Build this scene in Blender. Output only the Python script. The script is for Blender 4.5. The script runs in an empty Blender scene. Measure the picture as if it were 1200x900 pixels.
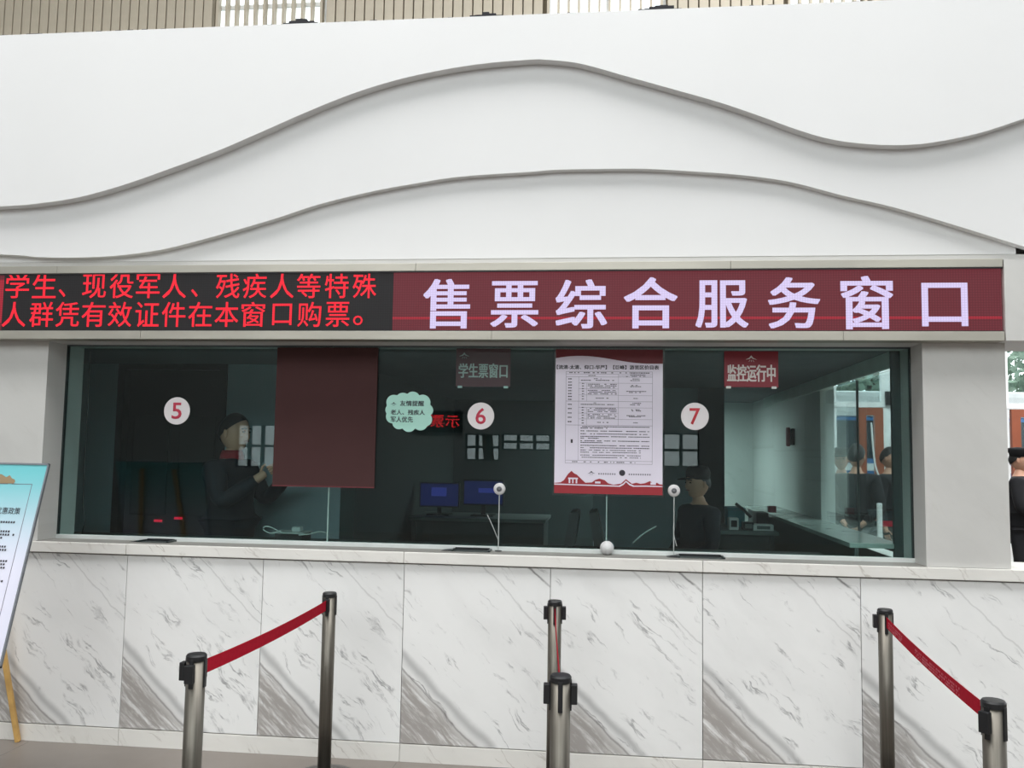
import bpy, bmesh, math, random
from math import sin, cos, pi, radians
from mathutils import Vector, Matrix
random.seed(7)
S = bpy.context.scene
COL = S.collection

# ------------------------------------------------------------------ camera
# world: X right along the ticket counter, Y into the booth, Z up; Y=0 is the face of the counter wall
YAW, PIT, ROL, FPX = .11121, .08012, .01651, 1021.4
CAMY, CAMZ = -4.49, 1.57
_cy, _sy, _cp, _sp, _cr, _sr = cos(YAW), sin(YAW), cos(PIT), sin(PIT), cos(ROL), sin(ROL)
M = (Matrix(((_cr, -_sr, 0), (_sr, _cr, 0), (0, 0, 1))) @ Matrix(((1, 0, 0), (0, _cp, _sp), (0, -_sp, _cp)))
     @ Matrix(((1, 0, 0), (0, 0, -1), (0, 1, 0))) @ Matrix(((_cy, _sy, 0), (-_sy, _cy, 0), (0, 0, 1))))
MI = M.transposed()          # image axes (right, down, forward) -> world
cd = bpy.data.cameras.new('camera')
cam = bpy.data.objects.new('camera', cd)
COL.objects.link(cam)
R3 = Matrix((MI.col[0], -MI.col[1], -MI.col[2])).transposed()
cam.matrix_world = Matrix.Translation((0, CAMY, CAMZ)) @ R3.to_4x4()
cd.sensor_width = 36.0
cd.lens = FPX / 1200 * 36.0
cd.clip_start = .05
cd.clip_end = 300
S.camera = cam


def ray(px, py):
    return MI @ Vector((px - 600, py - 450, FPX))


def PY(px, py, y):
    "the world point that a measured photo point has on the vertical plane Y=y"
    d = ray(px, py)
    t = (y - CAMY) / d.y
    return Vector((d.x * t, y, CAMZ + d.z * t))


def PZ(px, py, z):
    d = ray(px, py)
    t = (z - CAMZ) / d.z
    return Vector((d.x * t, CAMY + d.y * t, z))


# ------------------------------------------------------------------ world, light, exposure
S.view_settings.view_transform = 'Standard'
S.view_settings.look = 'None'
S.view_settings.gamma = 1
S.view_settings.use_curve_mapping = False
S.view_settings.exposure = 0.0
S.cycles.max_bounces = 8
S.cycles.diffuse_bounces = 4
S.cycles.glossy_bounces = 4
S.cycles.transparent_max_bounces = 12
S.cycles.use_denoising = True
S.cycles.sample_clamp_indirect = 6
w = bpy.data.worlds.new('world')
S.world = w
w.use_nodes = True
wn = w.node_tree
bg = wn.nodes['Background']
tc = wn.nodes.new('ShaderNodeTexCoord')
nz = wn.nodes.new('ShaderNodeTexNoise')
nz.inputs['Scale'].default_value = 2.2
nz.inputs['Detail'].default_value = 3
cr_ = wn.nodes.new('ShaderNodeValToRGB')
cr_.color_ramp.elements[0].position = .35
cr_.color_ramp.elements[0].color = (.93, .97, 1, 1)
cr_.color_ramp.elements[1].position = .65
cr_.color_ramp.elements[1].color = (1, 1, 1, 1)
wn.links.new(tc.outputs['Generated'], nz.inputs['Vector'])
wn.links.new(nz.outputs[0], cr_.inputs[0])
wn.links.new(cr_.outputs[0], bg.inputs[0])
bg.inputs[1].default_value = 2.55


def area_light(name, loc, rot, sx, sy, power, color=(1, 1, 1)):
    l = bpy.data.lights.new(name, 'AREA')
    l.shape = 'RECTANGLE'
    l.size, l.size_y = sx, sy
    l.energy = power
    l.color = color
    o = bpy.data.objects.new(name, l)
    COL.objects.link(o)
    o.location = loc
    o.rotation_euler = rot
    return o


area_light('skylight_lamp', (-0.8, -3.9, 12.7), (0, 0, 0), 15, 5.6, 1420, (1, .99, .975))
area_light('rear_window_daylight', (-2.5, -11.7, 6.6), (radians(90), 0, 0), 14, 4.2, 285, (1, .995, .98))  # unseen frontal fill, added to brighten the counter wall and windows
area_light('side_skylight_lamp', (5.6, 1.6, 8.5), (radians(38), 0, 0), 6, 2.5, 420, (.95, .98, 1))  # unseen fill, added to brighten the entrance facade


# ------------------------------------------------------------------ materials
def srgb(r, g, b):
    f = lambda c: (c / 255 / 12.92) if c / 255 <= .04045 else ((c / 255 + .055) / 1.055) ** 2.4
    return (f(r), f(g), f(b), 1)


class NT:
    def __init__(s, name):
        s.m = bpy.data.materials.new(name)
        s.m.use_nodes = True
        s.t = s.m.node_tree
        s.p = s.t.nodes['Principled BSDF']
        s.out = s.t.nodes['Material Output']

    def n(s, typ, ins=None, **kw):
        x = s.t.nodes.new('ShaderNode' + typ)
        for k, v in kw.items():
            setattr(x, k, v)
        for k, v in (ins or {}).items():
            s.put(v, x.inputs[k])
        return x

    def put(s, v, sock):
        if hasattr(v, 'links'):
            s.t.links.new(v, sock)
        elif hasattr(v, 'outputs'):
            s.t.links.new(v.outputs[0], sock)
        else:
            sock.default_value = v

    def math(s, op, a, b=0., c=None, clamp=False):
        x = s.t.nodes.new('ShaderNodeMath')
        x.operation = op
        x.use_clamp = clamp
        s.put(a, x.inputs[0])
        s.put(b, x.inputs[1])
        if c is not None:
            s.put(c, x.inputs[2])
        return x.outputs[0]

    def mix(s, f, a, b):
        x = s.t.nodes.new('ShaderNodeMix')
        x.data_type = 'RGBA'
        s.put(f, x.inputs[0])
        s.put(a, x.inputs[6])
        s.put(b, x.inputs[7])
        return x.outputs[2]

    def smooth(s, v, a, b):
        x = s.t.nodes.new('ShaderNodeMapRange')
        x.interpolation_type = 'SMOOTHSTEP'
        s.put(v, x.inputs[0])
        x.inputs[1].default_value = a
        x.inputs[2].default_value = b
        return x.outputs[0]

    def bump(s, h, strength=.2, dist=.01):
        b = s.n('Bump', {'Height': h, 'Strength': strength, 'Distance': dist})
        s.put(b, s.p.inputs['Normal'])


def mat(name, col, rough=.6, metal=0., noise=.06, scale=6., spec=.5, bump=0., emit=None, estr=1.):
    k = NT(name)
    c = col if len(col) == 4 else (*col, 1)
    tcn = k.n('TexCoord')
    nn = k.n('TexNoise', {'Vector': tcn.outputs['Object'], 'Scale': scale, 'Detail': 4.})
    lo = tuple(max(0, x * (1 - noise)) for x in c[:3]) + (1,)
    hi = tuple(min(1, x * (1 + noise)) for x in c[:3]) + (1,)
    f = k.smooth(nn.outputs[0], .3, .7)
    k.put(k.mix(f, lo, hi), k.p.inputs['Base Color'])
    k.p.inputs['Roughness'].default_value = rough
    k.p.inputs['Metallic'].default_value = metal
    k.p.inputs['Specular IOR Level'].default_value = spec
    if bump:
        k.bump(nn.outputs[0], bump, .004)
    if emit:
        k.p.inputs['Emission Color'].default_value = emit
        k.p.inputs['Emission Strength'].default_value = estr
    return k.m


def marble(name, base, vein, grayzone=True, amt=1.):
    k = NT(name)
    tcn = k.n('TexCoord')
    info = k.n('ObjectInfo')
    sep = k.n('SeparateXYZ', {'Vector': tcn.outputs['Object']})
    x, z = sep.outputs[0], sep.outputs[2]
    rnd = info.outputs['Random']
    # diagonal coordinates: u runs down-right along the grain, v crosses it
    u = k.math('SUBTRACT', k.math('MULTIPLY', x, .72), k.math('MULTIPLY', z, .69))
    v = k.math('ADD', k.math('MULTIPLY', x, .69), k.math('MULTIPLY', z, .72))
    off = k.math('MULTIPLY', rnd, 9.) if not grayzone else k.math('MULTIPLY', rnd, 1.7)
    wn_ = k.n('TexNoise', {'Vector': k.n('CombineXYZ', {0: k.math('MULTIPLY', u, 3.), 1: k.math('MULTIPLY', v, 3.), 2: off}), 'Scale': 1.6, 'Detail': 5.})
    warp = k.math('MULTIPLY', k.math('SUBTRACT', wn_.outputs[0], .5), .14)
    vw = k.math('ADD', v, warp)
    def band(su, sv, seed, detail=5.):
        cx = k.n('CombineXYZ', {0: k.math('MULTIPLY', u, su), 1: k.math('MULTIPLY', vw, sv), 2: k.math('ADD', off, seed)})
        return k.n('TexNoise', {'Vector': cx, 'Scale': 1., 'Detail': detail, 'Roughness': .6}).outputs[0]
    n1 = band(1.1, 7., 3.)
    line = k.math('SUBTRACT', 1., k.smooth(k.math('ABSOLUTE', k.math('SUBTRACT', n1, .5)), .0, .020))
    m1 = k.smooth(band(4., 8., 11.), .50, .68)
    n2 = band(1.9, 14., 21.)
    line2 = k.math('SUBTRACT', 1., k.smooth(k.math('ABSOLUTE', k.math('SUBTRACT', n2, .5)), .0, .03))
    m2 = k.smooth(band(6., 12., 31.), .54, .70)
    cloud = k.smooth(band(1.3, 3., 41.), .35, .8)
    veins = k.math('MAXIMUM', k.math('MULTIPLY', line, m1), k.math('MULTIPLY', line2, m2))
    veins = k.math('MULTIPLY', veins, .75 * amt, clamp=True)
    b2 = tuple(c * .90 for c in base[:3]) + (1,)
    colr = k.mix(cloud, base, b2)
    colr = k.mix(veins, colr, vein)
    if grayzone:
        d = k.math('SUBTRACT', k.math('ADD', v, k.math('MULTIPLY', warp, .35)), .315)
        vz = k.math('ADD', v, k.math('MULTIPLY', warp, .30))
        def zb(su, sv, seed):
            cx = k.n('CombineXYZ', {0: k.math('MULTIPLY', u, su), 1: k.math('MULTIPLY', vz, sv), 2: k.math('ADD', off, seed)})
            return k.n('TexNoise', {'Vector': cx, 'Scale': 1., 'Detail': 9., 'Roughness': .68}).outputs[0]
        st = zb(3.2, 24., 51.)
        zone = k.smooth(d, .0, -.10)
        zst = k.math('MULTIPLY', zone, k.smooth(st, .30, .52))
        g1 = srgb(158, 153, 149)
        colr = k.mix(k.math('MULTIPLY', zst, .95), colr, g1)
        sp = k.smooth(zb(11., 46., 61.), .55, .66)
        colr = k.mix(k.math('MULTIPLY', k.math('MULTIPLY', zone, sp), .55), colr, srgb(205, 202, 198))
        ed = k.math('SUBTRACT', 1., k.smooth(k.math('ABSOLUTE', k.math('ADD', d, -.005)), .0, .035))
        colr = k.mix(k.math('MULTIPLY', ed, .6), colr, srgb(150, 150, 150))
        ed2 = k.math('SUBTRACT', 1., k.smooth(k.math('ABSOLUTE', k.math('ADD', d, .045)), .0, .009))
        colr = k.mix(k.math('MULTIPLY', ed2, .6), colr, srgb(104, 100, 98))
        tv = k.math('SUBTRACT', 1., k.smooth(k.math('ABSOLUTE', k.math('SUBTRACT', k.math('ADD', v, k.math('MULTIPLY', warp, .5)), 1.10)), .0, .009))
        tm = k.math('MULTIPLY', k.smooth(x, .40, .70), k.smooth(wn_.outputs[0], .35, .5))
        colr = k.mix(k.math('MULTIPLY', k.math('MULTIPLY', tv, tm), .8), colr, srgb(96, 94, 94))
        t2 = k.math('SUBTRACT', 1., k.smooth(k.math('ABSOLUTE', k.math('SUBTRACT', k.math('ADD', v, k.math('MULTIPLY', warp, .6)), .93)), .0, .007))
        colr = k.mix(k.math('MULTIPLY', t2, .28), colr, srgb(120, 118, 118))
    k.put(colr, k.p.inputs['Base Color'])
    k.p.inputs['Roughness'].default_value = .38
    k.p.inputs['Specular IOR Level'].default_value = .3
    return k.m


def screen_mat(name, base, emit, strength, pitch=.0125, contrast=.3):
    k = NT(name)
    tcn = k.n('TexCoord')
    sep = k.n('SeparateXYZ', {'Vector': tcn.outputs['Object']})
    def cell(c):
        fr = k.math('FRACT', k.math('MULTIPLY', c, 1 / pitch))
        return k.math('SUBTRACT', 1., k.smooth(k.math('ABSOLUTE', k.math('SUBTRACT', fr, .5)), .18, .5))
    g = k.math('MULTIPLY', cell(sep.outputs[0]), cell(sep.outputs[2]))
    st = k.math('MULTIPLY_ADD', g, contrast * 1.6 * strength, strength * (1 - contrast * .6))
    k.p.inputs['Base Color'].default_value = base
    k.p.inputs['Roughness'].default_value = .55
    k.p.inputs['Specular IOR Level'].default_value = .2
    k.p.inputs['Emission Color'].default_value = emit
    k.put(st, k.p.inputs['Emission Strength'])
    return k.m


def glass_mat(name, tint, refl=.05, rough=.0):
    k = NT(name)
    k.t.nodes.remove(k.p)
    lw = k.n('LayerWeight', {'Blend': .5})
    f5 = k.math('POWER', lw.outputs['Facing'], 5.)
    fac = k.math('MULTIPLY_ADD', f5, .9, refl, clamp=True)
    tr = k.n('BsdfTransparent', {'Color': tint})
    gl = k.n('BsdfGlossy', {'Color': (1, 1, 1, 1), 'Roughness': rough})
    mx = k.n('MixShader', {0: fac, 1: tr, 2: gl})
    k.put(mx, k.out.inputs[0])
    return k.m


def brushed(name, col, rough=.3, sx=2., sz=60., aniso_axis='h'):
    k = NT(name)
    tcn = k.n('TexCoord')
    mp = k.n('Mapping', {'Vector': tcn.outputs['Object'], 'Scale': (sx, 20, sz) if aniso_axis == 'h' else (sz, sz, sx)})
    nn = k.n('TexNoise', {'Vector': mp, 'Scale': 1.5, 'Detail': 5.})
    lo = tuple(c * .78 for c in col[:3]) + (1,)
    k.put(k.mix(k.smooth(nn.outputs[0], .3, .7), lo, col), k.p.inputs['Base Color'])
    k.p.inputs['Metallic'].default_value = .85
    k.put(k.math('MULTIPLY_ADD', nn.outputs[0], .15, rough), k.p.inputs['Roughness'])
    return k.m


M_MARB = marble('marble_panel_stone', srgb(234, 234, 233), srgb(120, 120, 122))
M_MARB2 = marble('marble_trim_stone', srgb(224, 222, 217), srgb(150, 140, 130), False, .7)
M_PIER = marble('pier_stone', srgb(196, 195, 192), srgb(180, 178, 174), False, .35)
M_MARBIN = marble('booth_marble', srgb(205, 212, 208), srgb(150, 155, 150), False, .6)
M_WHITE = mat('white_painted_panel', srgb(214, 214, 214), .55, noise=.012, scale=1.2)
M_HALLWALL = mat('hall_wall_paint', srgb(140, 142, 142), .8)
M_CEIL = mat('hall_ceiling_paint', srgb(205, 205, 205), .9)
M_FLOOR = mat('floor_stone', srgb(116, 109, 103), .4, noise=.08, scale=3.)
M_GAP = mat('dark_joint', srgb(120, 116, 112), .9)
M_STEEL = brushed('brushed_steel_frame', srgb(178, 174, 164), .42, .8, 3.)
M_POST = brushed('stanchion_steel', srgb(118, 114, 106), .36, 2., 90., 'v')
M_BASE = mat('stanchion_base_steel', srgb(84, 82, 80), .35, metal=.8)
M_BLACK = mat('black_plastic', srgb(20, 21, 24), .45)
M_BELT = mat('red_belt', srgb(166, 24, 44), .9, scale=60, spec=.08)
M_PRINT = mat('belt_print', srgb(205, 105, 120), .7)
M_SCR_L = screen_mat('dark_led_screen', srgb(14, 13, 14), srgb(34, 33, 34), .9, .0125, .2)
M_SCR_R = screen_mat('maroon_led_screen', srgb(20, 10, 12), srgb(104, 42, 50), .95, .0125, .2)
M_SCR_LINE = screen_mat('red_led_line', srgb(20, 10, 12), srgb(165, 42, 56), .9)
M_RED = screen_mat('red_led_text', srgb(40, 5, 8), srgb(252, 40, 58), 1.05, .0125, .2)
M_LAV = screen_mat('lavender_led_text', srgb(60, 60, 70), srgb(222, 208, 248), .88, .0125, .12)
M_GLASS = glass_mat('green_tinted_window_glass', (.82, .92, .91, 1), .036)
M_GLASSEDGE = mat('glass_edge', srgb(150, 178, 172), .2)
M_CHANNEL = mat('window_channel', srgb(205, 210, 208), .4)
M_CLEAR = glass_mat('hall_window_glass', (.95, .98, .98, 1), .04)
M_BROWN = mat('brown_blank_board', srgb(72, 49, 49), .85, noise=.03, spec=.15)
M_DISC = mat('white_disc', srgb(236, 230, 232), .5, noise=.01)
M_NUM = mat('red_digit', srgb(205, 60, 85), .5)
M_NUM7 = mat('bright_red_digit', srgb(215, 70, 80), .5)
M_PAPER = mat('poster_paper', srgb(222, 216, 230), .6, noise=.012)
M_MAROON = mat('maroon_print', srgb(104, 34, 42), .5, noise=.04)
M_REDPRINT = mat('red_print', srgb(150, 36, 46), .5, noise=.04)
M_INK = mat('black_ink', srgb(46, 44, 54), .6)
M_INK2 = mat('grey_ink', srgb(112, 108, 122), .6)
M_ACRYL = glass_mat('clear_acrylic', (.86, .88, .88, 1), .05)
M_SIGNRED = mat('hanging_sign_maroon', srgb(124, 28, 42), .5, noise=.03)
M_SIGNDARK = mat('dull_sign_maroon', srgb(104, 46, 56), .6, noise=.03)
M_SIGNTXT = mat('sign_letter_grey', srgb(205, 200, 196), .5)
M_MINT = mat('mint_card', srgb(176, 226, 212), .6, noise=.02)
M_PINK = mat('pink_print', srgb(236, 178, 184), .6)
M_SIDECT = mat('grey_green_counter_stone', srgb(150, 164, 158), .2)
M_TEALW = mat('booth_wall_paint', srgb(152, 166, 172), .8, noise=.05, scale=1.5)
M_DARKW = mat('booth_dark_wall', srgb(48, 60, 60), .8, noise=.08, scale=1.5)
M_DARKER = mat('booth_ceiling_paint', srgb(86, 94, 98), .9)
M_BAND = mat('booth_glass_rail', srgb(206, 222, 214), .5)
M_DARKWOOD = mat('dark_brown_door_wood', srgb(34, 28, 27), .6, noise=.15)
M_DESK = mat('grey_desk_laminate', srgb(96, 106, 104), .5)
M_DESKD = mat('dark_desk_side', srgb(62, 70, 70), .6)
M_CABLE = mat('pale_cable', srgb(176, 182, 180), .5)
M_MIC = mat('speaker_plastic_white', srgb(200, 199, 199), .4)
M_MICG = mat('speaker_grille_grey', srgb(110, 112, 116), .5)
M_SCRBLUE = mat('blue_monitor_picture', srgb(12, 18, 50), .3, emit=srgb(14, 22, 72), estr=.8)
M_SCRBLUE2 = mat('bright_blue_window_on_monitor', srgb(30, 40, 110), .3, emit=srgb(44, 52, 130), estr=.7)
M_TEALPL = mat('teal_plastic', srgb(50, 120, 130), .5)
M_SKIN = mat('skin', srgb(196, 150, 126), .55, noise=.05, scale=12)
M_HAIR = mat('black_hair', srgb(22, 20, 21), .5, noise=.3, scale=80, bump=.5)
M_NAVY = mat('navy_cloth', srgb(18, 22, 32), .85, noise=.15, scale=20, bump=.3)
M_BLACKC = mat('black_cloth', srgb(14, 15, 20), .85, noise=.15, scale=20, bump=.3)
M_REDC = mat('red_collar_cloth', srgb(140, 26, 36), .8)
M_GREYC = mat('grey_trouser_cloth', srgb(92, 98, 100), .85, noise=.1, scale=20)
M_EYE = mat('dark_eye', srgb(25, 20, 20), .2)
M_LIP = mat('lip', srgb(160, 96, 90), .5)
M_METAL = mat('silver_metal', srgb(190, 192, 194), .25, metal=.9)
M_FIN = mat('beige_fin_metal', srgb(190, 180, 162), .6, noise=.03)
M_FINB = mat('brown_backing_board', srgb(120, 110, 92), .8)
M_FRAMEW = mat('white_window_frame', srgb(238, 240, 240), .5)
M_DOORBR = mat('orange_brown_door_frame', srgb(150, 82, 56), .5)
M_BUSB = mat('blue_bus_paint', srgb(52, 120, 180), .35)
M_BUSW = mat('white_bus_paint', srgb(235, 238, 240), .35)
M_BUSG = mat('bus_window_dark', srgb(40, 58, 66), .1)
M_TYRE = mat('tyre_rubber', srgb(28, 28, 30), .8)
M_PAVE = mat('outdoor_paving', srgb(170, 170, 168), .85)
M_LEAF = mat('tree_leaf', srgb(134, 158, 140), .7, noise=.3, scale=3)
M_BARK = mat('tree_bark', srgb(92, 76, 62), .9)
M_WOODLEG = mat('yellow_easel_wood', srgb(198, 158, 92), .55, noise=.12, scale=14)
M_SILLSHADE = mat('window_sill_stone', srgb(128, 126, 121), .45)  # shade on top of the ledge, given as a grey colour
M_DUST = mat('dark_dust_strip', srgb(40, 40, 44), .95)
M_ORANGE = mat('orange_plastic', srgb(220, 80, 40), .5)
M_TRAY = mat('dark_metal_tray', srgb(60, 68, 68), .35, metal=.5)


# poster board gradient (printed, on real board)
def gradient_mat(name, top, bot, z0, z1):
    k = NT(name)
    tcn = k.n('TexCoord')
    sep = k.n('SeparateXYZ', {'Vector': tcn.outputs['Object']})
    k.put(k.mix(k.smooth(sep.outputs[2], z0, z1), bot, top), k.p.inputs['Base Color'])
    k.p.inputs['Roughness'].default_value = .45
    return k.m


# ------------------------------------------------------------------ object helpers
def wloc(o):
    return o['_w'] if '_w' in o.keys() else (0, 0, 0)


POS = {}


def link(name, bm_or_me, m, parent=None, origin=None, smooth=False):
    "one mesh object; vertices are given in world coordinates, the object's origin is put at `origin`"
    if isinstance(bm_or_me, bmesh.types.BMesh):
        me = bpy.data.meshes.new(name)
        bm_or_me.to_mesh(me)
        bm_or_me.free()
    else:
        me = bm_or_me
    if m is not None:
        me.materials.clear()
        me.materials.append(m)
    if smooth:
        me.polygons.foreach_set('use_smooth', [True] * len(me.polygons))
    o = bpy.data.objects.new(name, me)
    COL.objects.link(o)
    org = Vector(origin) if origin is not None else (POS[parent.name] if parent else None)
    if org is None:
        cs = [v.co for v in me.vertices]
        org = Vector(((min(c.x for c in cs) + max(c.x for c in cs)) / 2, (min(c.y for c in cs) + max(c.y for c in cs)) / 2, min(c.z for c in cs)))
    me.transform(Matrix.Translation(-org))
    POS[o.name] = org
    if parent:
        o.parent = parent
        o.location = org - POS[parent.name]
    else:
        o.location = org
    return o


def tag(o, label=None, cat=None, group=None, kind=None):
    if label: o['label'] = label
    if cat: o['category'] = cat
    if group: o['group'] = group
    if kind: o['kind'] = kind
    return o


def thing(name, label, cat, loc, group=None, kind=None):
    o = bpy.data.objects.new(name, None)
    COL.objects.link(o)
    o.empty_display_size = .1
    o.location = loc
    POS[o.name] = Vector(loc)
    if kind:
        tag(o, label, kind=kind)
    else:
        tag(o, label, cat, group)
    return o


def struct(o, label=None):
    o['kind'] = 'structure'
    if label: o['label'] = label
    return o


def bbox(x0, x1, y0, y1, z0, z1, bev=0., bm=None):
    own = bm is None
    if own: bm = bmesh.new()
    r = bmesh.ops.create_cube(bm, size=1)
    vs = r['verts']
    for v in vs:
        v.co = Vector(((x0 + x1) / 2 + v.co.x * (x1 - x0), (y0 + y1) / 2 + v.co.y * (y1 - y0), (z0 + z1) / 2 + v.co.z * (z1 - z0)))
    if bev:
        es = list({e for v in vs for e in v.link_edges})
        bmesh.ops.bevel(bm, geom=es, offset=bev, segments=2, affect='EDGES', profile=.6)
    return bm


def box(name, x0, x1, y0, y1, z0, z1, m, parent=None, bev=0., origin=None):
    return link(name, bbox(x0, x1, y0, y1, z0, z1, bev), m, parent, origin)


def cyl_bm(p0, p1, r0, r1=None, seg=24, bm=None):
    bm = bm or bmesh.new()
    p0, p1 = Vector(p0), Vector(p1)
    r1 = r0 if r1 is None else r1
    d = p1 - p0
    mtx = Matrix.Translation((p0 + p1) / 2) @ d.to_track_quat('Z', 'Y').to_matrix().to_4x4()
    bmesh.ops.create_cone(bm, cap_ends=True, segments=seg, radius1=r0, radius2=max(r1, 1e-4), depth=d.length, matrix=mtx)
    return bm


def lathe(prof, center, axis='Z', seg=32):
    "prof: list of (r, h) revolved about the axis through center"
    bm = bmesh.new()
    rings = []
    for r, h in prof:
        ring = []
        for i in range(seg):
            a = 2 * pi * i / seg
            if axis == 'Z': p = Vector((r * cos(a), r * sin(a), h))
            else: p = Vector((r * cos(a), h, r * sin(a)))
            ring.append(bm.verts.new(Vector(center) + p))
        rings.append(ring)
    for a, b in zip(rings, rings[1:]):
        for i in range(seg):
            bm.faces.new((a[i], a[(i + 1) % seg], b[(i + 1) % seg], b[i]))
    bm.faces.new(rings[0][::-1])
    bm.faces.new(rings[-1])
    bmesh.ops.remove_doubles(bm, verts=bm.verts, dist=1e-5)
    bmesh.ops.recalc_face_normals(bm, faces=bm.faces)
    return bm


def tube_bm(pts, r, seg=8, bm=None):
    bm = bm or bmesh.new()
    pts = [Vector(p) for p in pts]
    rings = []
    for i, p in enumerate(pts):
        d = (pts[min(i + 1, len(pts) - 1)] - pts[max(i - 1, 0)]).normalized()
        a = d.cross(Vector((0, 0, 1)))
        if a.length < .1: a = d.cross(Vector((0, 1, 0)))
        a.normalize()
        b = d.cross(a)
        rings.append([bm.verts.new(p + (a * cos(2 * pi * j / seg) + b * sin(2 * pi * j / seg)) * r) for j in range(seg)])
    for a, b in zip(rings, rings[1:]):
        for j in range(seg):
            bm.faces.new((a[j], a[(j + 1) % seg], b[(j + 1) % seg], b[j]))
    bm.faces.new(rings[0][::-1])
    bm.faces.new(rings[-1])
    bmesh.ops.recalc_face_normals(bm, faces=bm.faces)
    return bm


def smoothpts(pts, n=8):
    "Catmull-Rom through points"
    out = []
    P = [Vector(p) for p in pts]
    P = [P[0] * 2 - P[1]] + P + [P[-1] * 2 - P[-2]]
    for i in range(1, len(P) - 2):
        for k in range(n):
            t = k / n
            a, b, c, d = P[i - 1:i + 3]
            out.append(.5 * ((2 * b) + (c - a) * t + (2 * a - 5 * b + 4 * c - d) * t * t + (3 * b - a - 3 * c + d) * t ** 3))
    out.append(P[-2])
    return out


def prism_y(poly, y0, y1, bm=None):
    "poly: (x,z) outline; extruded from y0 to y1"
    bm = bm or bmesh.new()
    a = [bm.verts.new((x, y0, z)) for x, z in poly]
    b = [bm.verts.new((x, y1, z)) for x, z in poly]
    f = bm.faces.new(a)
    g = bm.faces.new(b[::-1])
    for i in range(len(a)):
        j = (i + 1) % len(a)
        bm.faces.new((a[i], b[i], b[j], a[j]))
    f.normal_update(); g.normal_update()
    bmesh.ops.triangulate(bm, faces=[f, g], ngon_method='EAR_CLIP')
    bmesh.ops.recalc_face_normals(bm, faces=bm.faces)
    return bm


def text_mesh(s, bold=0., thick=.0015):
    cu = bpy.data.curves.new('text', 'FONT')
    cu.body = s
    cu.size = 1
    cu.offset = bold
    cu.resolution_u = 3
    cu.extrude = 0
    o = bpy.data.objects.new('text', cu)
    COL.objects.link(o)
    dg = bpy.context.evaluated_depsgraph_get()
    dg.update()
    me = bpy.data.meshes.new_from_object(o.evaluated_get(dg))
    bpy.data.objects.remove(o)
    return me


def text_on_y(name, s, x0, x1, z0, z1, y, m, parent, bold=0., thick=.002, flip=False, shear=0., wx=0., wz=0.):
    "lettering laid on a plane facing -Y, fitted to the box x0..x1, z0..z1"
    me = text_mesh(s, bold)
    if len(me.vertices) == 0:
        return None
    xs = [v.co.x for v in me.vertices]
    ys = [v.co.y for v in me.vertices]
    ax, bx, ay, by = min(xs), max(xs), min(ys), max(ys)
    bm = bmesh.new()
    bm.from_mesh(me)
    for v in bm.verts:
        fx = (v.co.x - ax) / (bx - ax)
        fz = (v.co.y - ay) / (by - ay)
        if flip: fx = 1 - fx
        v.co = Vector((x0 + fx * (x1 - x0) + shear * fz, y, z0 + fz * (z1 - z0)))
    r = bmesh.ops.extrude_face_region(bm, geom=bm.faces[:])
    for e in r['geom']:
        if isinstance(e, bmesh.types.BMVert):
            e.co.y += -thick if not flip else thick
    bmesh.ops.recalc_face_normals(bm, faces=bm.faces)
    if wx:      # heavier strokes: shifted copies of the glyph laid over each other
        hgt = z1 - z0
        base = bpy.data.meshes.new('glyph')
        bm.to_mesh(base)
        cx_, cz_ = (x0 + x1) / 2, (z0 + z1) / 2
        dx_, dz_ = wx * hgt, (wz or wx) * hgt
        kx, kz = 1 - 2 * dx_ / (x1 - x0), 1 - 2 * dz_ / hgt
        bm.clear()
        for i_, (ox, oz) in enumerate(((-1, -1), (1, -1), (-1, 1), (1, 1), (0, 0), (-1, 0), (1, 0), (0, 1), (0, -1))):
            if not wz and i_ > 4: break
            n0 = len(bm.verts)
            bm.from_mesh(base)
            bm.verts.ensure_lookup_table()
            for v in bm.verts[n0:]:
                v.co = Vector((cx_ + (v.co.x - cx_) * kx + ox * dx_, v.co.y - .00004 * i_, cz_ + (v.co.z - cz_) * kz + oz * dz_))
        bpy.data.meshes.remove(base)
    return link(name, bm, m, parent)


def dup(o, loc, label=None, rotz=None, parent=None):
    c = o.copy()
    COL.objects.link(c)
    c.parent = parent
    if parent is None:
        c.location = loc
        if rotz is not None: c.rotation_euler = (0, 0, rotz)
        if label: c['label'] = label
        POS[c.name] = Vector(loc)
    for ch in list(o.children):
        dup(ch, None, parent=c)
    return c


def logo(parent, cx, cz, w_, y, m, name='roof_emblem'):
    "small peaked-roof emblem with rays below"
    bm = bmesh.new()
    h = w_ * .38
    prism_y([(cx - w_ / 2, cz), (cx - w_ * .16, cz + h * .45), (cx, cz + h), (cx + w_ * .16, cz + h * .45), (cx + w_ / 2, cz), (cx + w_ * .12, cz + h * .2), (cx, cz + h * .5), (cx - w_ * .12, cz + h * .2)], y - .0015, y, bm)
    for k in (-.22, 0, .22):
        prism_y([(cx + k * w_ * .5, cz - h * .05), (cx + k * w_ * .5 + w_ * .03, cz - h * .05), (cx + k * w_ + w_ * .03, cz - h * .5), (cx + k * w_, cz - h * .5)], y - .0015, y, bm)
    return link(name, bm, m, parent)


# ------------------------------------------------------------------ hall shell
fl = struct(box('floor', -12, 12, -14, 7.9, -.2, 0, M_FLOOR), 'grey polished stone floor of the ticket hall')
# thin dark joints between the floor slabs near the counter
for X in (-3.06, -1.06, .94, 2.94):
    o = box('floor_joint', X, X + .005, -3.4, -.02, 0, .0006, M_GAP, fl)
struct(box('wall_hall_left', -12.2, -12, -14, 7.9, 0, 13, M_HALLWALL))
struct(box('wall_hall_right', 12, 12.2, -14, 2, 0, 13, M_HALLWALL))
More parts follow.
